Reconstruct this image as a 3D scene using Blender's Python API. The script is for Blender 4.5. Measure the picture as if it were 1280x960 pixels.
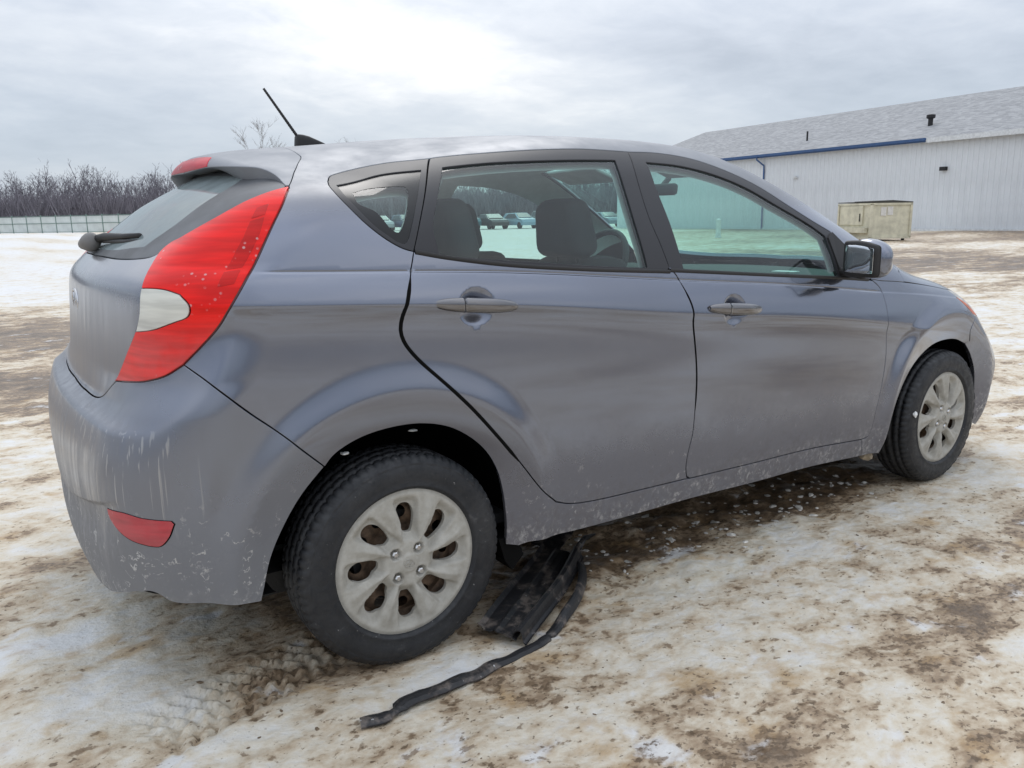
import bpy, bmesh, math, random
import numpy as np
from mathutils import Vector, Matrix
from mathutils.geometry import delaunay_2d_cdt
from mathutils.kdtree import KDTree
R_=math.radians
random.seed(7)
# ------------------------------------------------------------------ scene, camera, sky, sun
for o in list(bpy.data.objects): bpy.data.objects.remove(o)
scene=bpy.context.scene
COL=scene.collection
cam_data=bpy.data.cameras.new('camera');cam=bpy.data.objects.new('camera',cam_data);COL.objects.link(cam)
CAM=Vector((-.8619,-2.6401,1.1735))
cf=Vector((.53999,.81689,-.20274));cr=Vector((.8322,-.55423,-.01658));cu=Vector((.12591,.15977,.97909))
cam.matrix_world=Matrix(((cr.x,cu.x,-cf.x,CAM.x),(cr.y,cu.y,-cf.y,CAM.y),(cr.z,cu.z,-cf.z,CAM.z),(0,0,0,1)))
cam_data.sensor_width=36;cam_data.lens=1012.39/1280*36;cam_data.clip_start=.05;cam_data.clip_end=3000
scene.camera=cam
scene.render.resolution_x=1024;scene.render.resolution_y=768
scene.view_settings.view_transform='Standard';scene.view_settings.look='None'
scene.view_settings.gamma=1;scene.view_settings.exposure=0.42
SUN_AZ=math.atan2(.83,.55);SUN_EL=R_(46)
world=bpy.data.worlds.new('World');scene.world=world;world.use_nodes=True
def nd(nt,t,ins=None,**kw):
    n=nt.nodes.new(t)
    for k,v in kw.items(): setattr(n,k,v)
    if ins:
        for k,v in ins.items():
            if isinstance(v,bpy.types.NodeSocket): nt.links.new(v,n.inputs[k])
            else: n.inputs[k].default_value=v
    return n
def c4(c): return (c[0],c[1],c[2],1)
def mth(nt,op,a,b=0.,c=0.,clamp=False):
    return nd(nt,'ShaderNodeMath',{0:a,1:b,2:c},operation=op,use_clamp=clamp).outputs[0]
def noise(nt,co,scale,detail=4,rough=.55,dist=0.,lac=2.):
    return nd(nt,'ShaderNodeTexNoise',{'Vector':co,'Scale':scale,'Detail':detail,'Roughness':rough,'Distortion':dist,'Lacunarity':lac}).outputs[0]
def mapr(nt,v,a,b,c=0.,d=1.,smooth=True):
    return nd(nt,'ShaderNodeMapRange',{0:v,1:a,2:b,3:c,4:d},interpolation_type='SMOOTHSTEP' if smooth else 'LINEAR').outputs[0]
def mixc(nt,f,a,b,bt='MIX'):
    n=nt.nodes.new('ShaderNodeMix');n.data_type='RGBA';n.blend_type=bt
    for i,v in ((0,f),(6,a),(7,b)):
        if isinstance(v,bpy.types.NodeSocket): nt.links.new(v,n.inputs[i])
        else: n.inputs[i].default_value=v if i==0 else c4(v)
    return n.outputs[2]
def mapping(nt,co,scale=(1,1,1),loc=(0,0,0),rot=(0,0,0)):
    return nd(nt,'ShaderNodeMapping',{'Vector':co,'Scale':scale,'Location':loc,'Rotation':rot}).outputs[0]
def build_sky():
    nt=world.node_tree;nt.nodes.clear()
    tc=nd(nt,'ShaderNodeTexCoord').outputs['Generated']
    sep=nd(nt,'ShaderNodeSeparateXYZ',{0:tc})
    sky=nd(nt,'ShaderNodeTexSky',sky_type='NISHITA',sun_disc=False,sun_elevation=SUN_EL,sun_rotation=R_(90)-SUN_AZ,dust_density=2.0)
    zz=mth(nt,'ADD',mth(nt,'MAXIMUM',sep.outputs[2],0.0),.16)
    px=mth(nt,'DIVIDE',sep.outputs[0],zz);py=mth(nt,'DIVIDE',sep.outputs[1],zz)
    pl=nd(nt,'ShaderNodeCombineXYZ',{0:px,1:py,2:0.}).outputs[0]
    n1=noise(nt,mapping(nt,pl,(.42,.42,1),(-3.58,-8.44,0)),1.,5,.5,.35)
    n2=noise(nt,mapping(nt,pl,(1.5,1.5,1),(6.58,-.49,0)),1.,6,.6,.3)
    n3=noise(nt,mapping(nt,pl,(4.6,4.6,1),(2.2,8.1,0)),1.,6,.6,.4)
    v=mth(nt,'ADD',mth(nt,'MULTIPLY',n1,.62),mth(nt,'ADD',mth(nt,'MULTIPLY',n2,.24),mth(nt,'MULTIPLY',n3,.14)))
    cloud=nd(nt,'ShaderNodeValToRGB',{0:v})
    e=cloud.color_ramp.elements
    e[0].position=.36;e[0].color=(4.1,4.6,5.4,1);e[1].position=.64;e[1].color=(9.8,9.8,9.8,1)
    m=e.new(.45);m.color=(5.3,5.8,6.6,1)
    m=e.new(.53);m.color=(6.6,7.0,7.6,1)
    m=e.new(.585);m.color=(8.1,8.3,8.6,1)
    # overcast brightens steadily towards the zenith
    up=mth(nt,'MAXIMUM',sep.outputs[2],0.)
    gain=mth(nt,'ADD',.68,mth(nt,'MULTIPLY',up,1.15))
    gc=nd(nt,'ShaderNodeCombineXYZ',{0:gain,1:gain,2:gain}).outputs[0]
    hz=mapr(nt,sep.outputs[2],.0,.20,1.,0.)
    band=mixc(nt,mth(nt,'MULTIPLY',hz,.65),cloud.outputs[0],(5.1,6.25,7.7))
    band=mixc(nt,1.,band,gc,'MULTIPLY')
    tot=mixc(nt,.88,sky.outputs[0],band)
    bg=nd(nt,'ShaderNodeBackground',{0:tot,1:.1})
    out=nd(nt,'ShaderNodeOutputWorld',{0:bg.outputs[0]})
build_sky()
sl=bpy.data.lights.new('sun','SUN');sl.energy=.6;sl.angle=R_(30);sl.color=(1,.97,.93)
so=bpy.data.objects.new('sun',sl);COL.objects.link(so)
sd=Vector((math.cos(SUN_AZ)*math.cos(SUN_EL),math.sin(SUN_AZ)*math.cos(SUN_EL),math.sin(SUN_EL)))
so.rotation_euler=sd.to_track_quat('Z','Y').to_euler();so.location=(0,0,30)

# ------------------------------------------------------------------ materials
MAT={}
def mat(name,col=(.5,.5,.5),rough=.6,metal=0.,spec=.5,coat=0.,bump=None,var=None):
    """plain procedural material with a little noise in colour and relief"""
    m=bpy.data.materials.new(name);m.use_nodes=True;nt=m.node_tree
    b=nt.nodes['Principled BSDF']
    b.inputs['Roughness'].default_value=rough;b.inputs['Metallic'].default_value=metal
    b.inputs['Specular IOR Level'].default_value=spec;b.inputs['Coat Weight'].default_value=coat
    b.inputs['Coat Roughness'].default_value=.05
    co=nd(nt,'ShaderNodeTexCoord').outputs['Object']
    sc,amt=var or (9.,.12)
    n=noise(nt,co,sc,5,.6)
    lo=tuple(max(0,c*(1-amt)) for c in col);hi=tuple(c*(1+amt) for c in col)
    nt.links.new(mixc(nt,mapr(nt,n,.3,.7),lo,hi),b.inputs['Base Color'])
    if bump:
        n2=noise(nt,co,bump[0],4,.6)
        bp=nd(nt,'ShaderNodeBump',{'Height':n2,'Strength':bump[1],'Distance':bump[2] if len(bump)>2 else .01})
        nt.links.new(bp.outputs[0],b.inputs['Normal'])
    MAT[name]=m;return m
def dirt_mat(name,base,rough,metal,coat,film=.10,salt=1.,dustcol=(.155,.142,.140),roofdust=0.,reardirt=(.06,.40)):
    """car skin: colour below, road film, splash dirt and salt marks on top, in car coordinates"""
    m=bpy.data.materials.new(name);m.use_nodes=True;nt=m.node_tree;b=nt.nodes['Principled BSDF']
    co=nd(nt,'ShaderNodeTexCoord').outputs['Object']
    s=nd(nt,'ShaderNodeSeparateXYZ',{0:co});X,Y,Z=s.outputs
    big=noise(nt,co,2.2,5,.6);fine=noise(nt,co,26.,5,.65);mid=noise(nt,co,8.,5,.65)
    streak=noise(nt,mapping(nt,co,(34,34,1.6)),1.,3,.6)
    # splash: lower doors, bumper, sills
    low=mapr(nt,mth(nt,'ADD',Z,mth(nt,'MULTIPLY',mth(nt,'SUBTRACT',mid,.5),.26)),.62,.26)
    rear=mapr(nt,mth(nt,'ADD',X,mth(nt,'MULTIPLY',big,.1)),-.46,-.60)
    rear=mth(nt,'MULTIPLY',rear,mapr(nt,Z,1.12,.9))
    f=mth(nt,'ADD',film,mth(nt,'MULTIPLY',low,mapr(nt,fine,.2,.75,.38,.80)))
    f=mth(nt,'ADD',f,mth(nt,'MULTIPLY',rear,mapr(nt,streak,.25,.8,reardirt[0],reardirt[1])))
    f=mth(nt,'ADD',f,mth(nt,'MULTIPLY',mapr(nt,big,.42,.7),.07))
    # settled dust on the roof
    f=mth(nt,'ADD',f,mth(nt,'MULTIPLY',mapr(nt,Z,1.13,1.29),mapr(nt,mid,.2,.8,.55*roofdust,.80*roofdust)))
    f=mth(nt,'MINIMUM',f,.86)
    col=mixc(nt,f,base,dustcol)
    if roofdust: col=mixc(nt,mth(nt,'MULTIPLY',mapr(nt,Z,1.16,1.31),.8*roofdust),col,(.30,.315,.34))
    # salt specks and dried runs
    chalk=noise(nt,mapping(nt,co,(1,1,.8)),58.,5,.72,.4)
    sp=mth(nt,'MULTIPLY',mapr(nt,chalk,.575,.66),mapr(nt,noise(nt,co,5.5,4,.6,1.),.46,.64))
    edge=mth(nt,'MULTIPLY',mapr(nt,Z,.37,.27),mth(nt,'MULTIPLY',mapr(nt,chalk,.47,.66),mapr(nt,noise(nt,co,9.,3,.6),.38,.6,.1,.8)))
    sp=mth(nt,'MAXIMUM',sp,edge)
    sp=mth(nt,'MULTIPLY',sp,mapr(nt,Z,.55,.30))
    vein=mth(nt,'ABSOLUTE',mth(nt,'SUBTRACT',noise(nt,co,15.,4,.6,.3),.5))
    vn=mth(nt,'MULTIPLY',mapr(nt,vein,.016,.004),mapr(nt,fine,.50,.60))
    vn=mth(nt,'MULTIPLY',vn,mth(nt,'MULTIPLY',mapr(nt,Z,.60,.40),mapr(nt,X,-.05,-.25)))
    run=mth(nt,'MULTIPLY',mapr(nt,noise(nt,mapping(nt,co,(88,88,.9)),1.,2,.5),.61,.68),mth(nt,'MULTIPLY',mapr(nt,X,-.42,-.56),mth(nt,'MULTIPLY',mapr(nt,Z,.74,.69),mapr(nt,Z,.45,.55))))
    sa=mth(nt,'MULTIPLY',mth(nt,'MINIMUM',mth(nt,'ADD',mth(nt,'ADD',sp,vn),mth(nt,'MULTIPLY',run,.6)),1.),.62*salt)
    col=mixc(nt,sa,col,(.62,.61,.60))
    nt.links.new(col,b.inputs['Base Color'])
    inv=mth(nt,'SUBTRACT',1.,f)
    nt.links.new(mth(nt,'MULTIPLY',mth(nt,'POWER',inv,1.5),.5),b.inputs['Specular IOR Level'])
    nt.links.new(mth(nt,'MULTIPLY',inv,metal),b.inputs['Metallic'])
    nt.links.new(mth(nt,'ADD',rough,mth(nt,'MULTIPLY',f,.45)),b.inputs['Roughness'])
    nt.links.new(mth(nt,'MULTIPLY',mth(nt,'POWER',inv,2.2),coat),b.inputs['Coat Weight'])
    nt.links.new(mth(nt,'ADD',.04,mth(nt,'MULTIPLY',f,.5)),b.inputs['Coat Roughness'])
    bp=nd(nt,'ShaderNodeBump',{'Height':mth(nt,'ADD',mth(nt,'MULTIPLY',fine,f),sa),'Strength':.25,'Distance':.002})
    nt.links.new(bp.outputs[0],b.inputs['Normal'])
    MAT[name]=m;return m
def glass_mat(name,tint,dust=0.,dustcol=(.45,.47,.47),dz=(2,1)):
    m=bpy.data.materials.new(name);m.use_nodes=True;nt=m.node_tree;nt.nodes.clear()
    co=nd(nt,'ShaderNodeTexCoord').outputs['Object']
    tr=nd(nt,'ShaderNodeBsdfTransparent',{0:c4(tint)})
    gl=nd(nt,'ShaderNodeBsdfGlossy',{0:(1,1,1,1),'Roughness':.02})
    bf=nd(nt,'ShaderNodeNewGeometry').outputs['Backfacing']
    fr=nd(nt,'ShaderNodeFresnel',{0:mth(nt,'SUBTRACT',1.52,mth(nt,'MULTIPLY',bf,1.52-1/1.52))}).outputs[0]
    mx=nd(nt,'ShaderNodeMixShader',{0:fr,1:tr.outputs[0],2:gl.outputs[0]})
    df=nd(nt,'ShaderNodeBsdfDiffuse',{0:c4(dustcol)})
    n=mapr(nt,noise(nt,co,6.,5,.6),.25,.8,.6,1.2)
    mx2=nd(nt,'ShaderNodeMixShader',{0:mth(nt,'MULTIPLY',n,dust),1:mx.outputs[0],2:df.outputs[0]})
    nd(nt,'ShaderNodeOutputMaterial',{0:mx2.outputs[0]})
    MAT[name]=m;return m
dirt_mat('paint',(.190,.208,.262),.15,.93,1.0,film=.02,roofdust=1.)
dirt_mat('paint_rear',(.190,.207,.255),.20,.92,.9,film=.10,roofdust=.9,reardirt=(.10,.42),dustcol=(.215,.215,.22))
dirt_mat('frame_black',(.020,.021,.026),.45,0,.0,film=.05,salt=0)
dirt_mat('black_plastic',(.014,.014,.015),.55,0,0,film=.05,salt=.3)
mat('gap_black',(.004,.004,.004),.8,spec=.1)
mat('underbody',(.02,.019,.018),.85,bump=(30,.4))
mat('interior_dark',(.030,.031,.034),.75,bump=(140,.2,.003))
mat('interior_light',(.60,.61,.60),.85)
mat('seat_fabric',(.055,.057,.062),.9,bump=(220,.3,.002))
glass_mat('side_glass',(.72,.90,.86),.04,(.40,.46,.48))
glass_mat('rear_glass',(.30,.38,.37),.58,(.33,.39,.40))
glass_mat('windshield_glass',(.60,.92,.84),.03)
mat('frit',(.012,.013,.015),.25,spec=.35)
mat('frit_dusty',(.085,.09,.098),.55,var=(5,.35))
def rubber_mat():
    m=bpy.data.materials.new('rubber');m.use_nodes=True;nt=m.node_tree;b=nt.nodes['Principled BSDF']
    co=nd(nt,'ShaderNodeTexCoord').outputs['Object'];n=noise(nt,co,7.,5,.65,.5);n2=noise(nt,co,38.,5,.7,.6);n3=noise(nt,co,110.,3,.6)
    c=mixc(nt,mapr(nt,n,.35,.7),(.010,.011,.014),(.026,.027,.030))
    c=mixc(nt,mth(nt,'MULTIPLY',mapr(nt,n2,.52,.72),mapr(nt,n,.45,.65,.0,.6)),c,(.10,.097,.095))
    c=mixc(nt,mth(nt,'MULTIPLY',mapr(nt,n3,.66,.74),mapr(nt,n2,.5,.65,0.,.8)),c,(.42,.41,.40))
    nt.links.new(c,b.inputs['Base Color']);nt.links.new(mapr(nt,n2,.3,.7,.42,.75),b.inputs['Roughness'])
    bp=nd(nt,'ShaderNodeBump',{'Height':n2,'Strength':.35,'Distance':.004});nt.links.new(bp.outputs[0],b.inputs['Normal']);MAT['rubber']=m
rubber_mat()
mat('steel_rust',(.13,.085,.055),.7,metal=.3,var=(30,.6))
mat('mirror_glass',(.6,.63,.66),.03,metal=1.)
mat('chrome',(.55,.55,.56),.18,metal=1.)
mat('red_dark',(.16,.012,.015),.35,coat=.4)

class Spl:
    """natural cubic spline, linear beyond the ends"""
    def __init__(s,pts):
        a=np.array(pts,float);s.x=a[:,0];s.y=a[:,1];n=len(a);h=np.diff(s.x)
        A=np.eye(n);r=np.zeros(n)
        for i in range(1,n-1):
            A[i,i-1]=h[i-1];A[i,i]=2*(h[i-1]+h[i]);A[i,i+1]=h[i]
            r[i]=6*((s.y[i+1]-s.y[i])/h[i]-(s.y[i]-s.y[i-1])/h[i-1])
        s.m=np.linalg.solve(A,r);s.h=h
        s.d0=(s.y[1]-s.y[0])/h[0]-h[0]*s.m[1]/6
        s.d1=(s.y[-1]-s.y[-2])/h[-1]+h[-1]*s.m[-2]/6
    def __call__(s,q):
        q=np.asarray(q,float);c=np.clip(q,s.x[0],s.x[-1])
        i=np.clip(np.searchsorted(s.x,c)-1,0,len(s.x)-2)
        h=s.h[i];a=(s.x[i+1]-c)/h;b=(c-s.x[i])/h
        v=a*s.y[i]+b*s.y[i+1]+((a**3-a)*s.m[i]+(b**3-b)*s.m[i+1])*h*h/6
        return v+np.where(q<s.x[0],(q-s.x[0])*s.d0,0)+np.where(q>s.x[-1],(q-s.x[-1])*s.d1,0)
def sst(a,b,x):
    t=np.clip((x-a)/(b-a),0,1);return t*t*(3-2*t)
def smax(a,b,k):
    h=np.clip(.5+.5*(a-b)/k,0,1);return b+(a-b)*h+k*h*(1-h)
PLAN=Spl([(-.9,.73),(-.5,.797),(-.2,.826),(.2,.842),(.7,.849),(1.3,.85),(1.9,.848),(2.3,.844),(2.57,.838),(2.9,.815),(3.2,.77),(3.5,.70)])
ZC=Spl([(-.7,1.0),(-.2,.975),(.36,.935),(1.,.862),(1.54,.809),(2.05,.743),(2.43,.68),(3.2,.56)])   # shoulder crease
ZF=Spl([(-.6,1.075),(-.28,1.057),(.3,1.03),(1.,.968),(1.5,.925),(2.05,.865),(2.4,.83),(3.0,.75)])   # fold line under the glass
LOW=Spl([(.0,-.13),(.15,-.06),(.22,-.036),(.30,-.022),(.42,-.010),(.56,-.003),(.7,0),(.9,0),(1.2,0)])
GRN=Spl([(-.05,-.022),(0,-.030),(.06,-.047),(.15,-.083),(.25,-.136),(.33,-.188),(.42,-.26),(.6,-.44)])
ROOF=Spl([(-.6,1.20),(-.29,1.354),(-.2,1.376),(-.1,1.389),(.05,1.403),(.2,1.418),(.6,1.447),(1.0,1.456),(1.3,1.444),(1.5,1.414),(1.7,1.346),(1.95,1.233),(2.3,1.062),(2.6,.915)])
HOOD=Spl([(1.9,1.04),(2.3,.982),(2.6,.925),(2.9,.85),(3.1,.78),(3.25,.71),(3.4,.62)])
REAR=Spl([(.0,-.52),(.12,-.62),(.2,-.672),(.28,-.70),(.36,-.707),(.45,-.712),(.56,-.716),(.64,-.708),(.71,-.688),(.8,-.655)])
GATE=Spl([(.5,-.645),(.7,-.641),(.8,-.634),(.94,-.621),(1.0,-.615),(1.035,-.604),(1.07,-.571),(1.11,-.528),(1.161,-.469),(1.229,-.382),(1.30,-.281),(1.38,-.162)])
FRONT=Spl([(.0,3.24),(.15,3.33),(.3,3.385),(.45,3.40),(.6,3.375),(.75,3.30),(.9,3.1)])
RIDGE=Spl([(-.8,.712),(-.65,.709),(-.59,.712),(-.532,.738),(-.485,.775),(-.443,.818),(-.404,.878),(-.36,.96)])
BOWLS=((.226,.945),(1.205,.862))
LIP=[1.]
def F(x,y,z,parts=False):
    y=np.abs(y)
    # side
    zc=ZC(x);zf=ZF(x)
    fade=sst(-.62,-.25,x)
    sp_=lambda d,e:.5*(d+np.sqrt(d*d+e*e))
    t=sp_(zc-z,.006)
    conc=-.012*(t/.06)*np.exp(1-t/.06)*sst(3.0,2.2,x)*(.25+.75*fade)
    hh=np.maximum(zf-zc,.03)
    u=np.minimum(sp_(z-zc,.006)/hh,1.3)
    up=-.030*u*(.6+.4*u)
    w_=sst(-.004,.004,z-zf)
    g=GRN(z-zf)-.002
    off=(LOW(z)+conc+up)*(1-w_)+g*w_-.0028*np.exp(-((z-zf)/.0028)**2)*sst(-.34,-.26,x)*sst(2.1,2.0,x)
    W=PLAN(x)+off
    # wheel arch flares
    for ax,rr,am in ((0.,.352,.016),(2.57,.348,.020)):
        r=np.hypot(x-ax,z-.30);ridge=.43+.02*np.clip((z-.3)/.4,0,1)
        fl=1-1.1*sp_(ridge-r,.008)/.08-sst(ridge-.004,ridge+.08,r)
        W=W+am*np.clip(fl,-.6,1)*sst(.05,.30,z)*sst(.95,.6,z)
    for bx,bz in BOWLS:
        q=((x-bx)/.060)**2+((z-bz)/.052)**2
        W=W-.018*np.clip(1-q,0,1)**1.3
    xc=np.clip(x,-.8,-.36);zr_=RIDGE(xc);wd=.032+.055*sst(-.66,-.5,x)
    q_=1-(z-zr_)/wd;q_=1-sp_(1-q_,.10);ramp=np.clip(sp_(q_,.15),0,1)
    W=W+.012*ramp*sst(-.32,-.48,x)*sst(.2,.5,z)
    fs=y-W
    # top
    zr=ROOF(x+.10*y*y)-(.055+.075*sst(.8,-.2,x))*(y/.6)**2
    zh=HOOD(x+.12*y*y)-.04*(y/.7)**2
    ft=(z-zr)/np.sqrt(1+(.15+.3*sst(1.2,1.8,x))**2*1.0)
    fh=(z-zh)
    # top = roof above hood: body is union of cabin and hood -> min
    k=.03;ftop=-smax(-ft,-fh,k)
    # rear
    s=ramp
    xr=GATE(z)*(1-s)+REAR(z)*s
    zl_=.43+.10*np.clip(y/.6,0,1.2)**1.4
    xr=xr+.013*sst(zl_+.005,zl_-.005,z)*(1-sst(zl_-.02,zl_-.13,z))*sst(.72,.60,y)
    # spoiler lip
    zl=z+.075*(y/.6)**2
    sl=sst(1.303,1.313,zl)*LIP[0]*sst(.62,.40,y)
    xr=xr*(1-sl)+(-.287+.25*(zl-1.32)*sst(1.33,1.36,zl))*sl
    slope=1.15*sst(1.03,1.08,z)*(1-sl)+.1
    ky=.10+.055*sst(.74,.82,z)+.055*sst(1.05,1.3,z)
    fr=(xr+ky*y*y-x)/np.sqrt(1+slope*slope*.9)
    kr=.20-.06*sst(.9,1.2,z)-.115*sl
    ff=x-(FRONT(z)-(.16+.34*sst(.42,.70,z))*y*y)
    a=smax(fs,ftop,.10)
    a=smax(a,fr,kr)
    a=smax(a,ff,.30)
    return a

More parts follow.
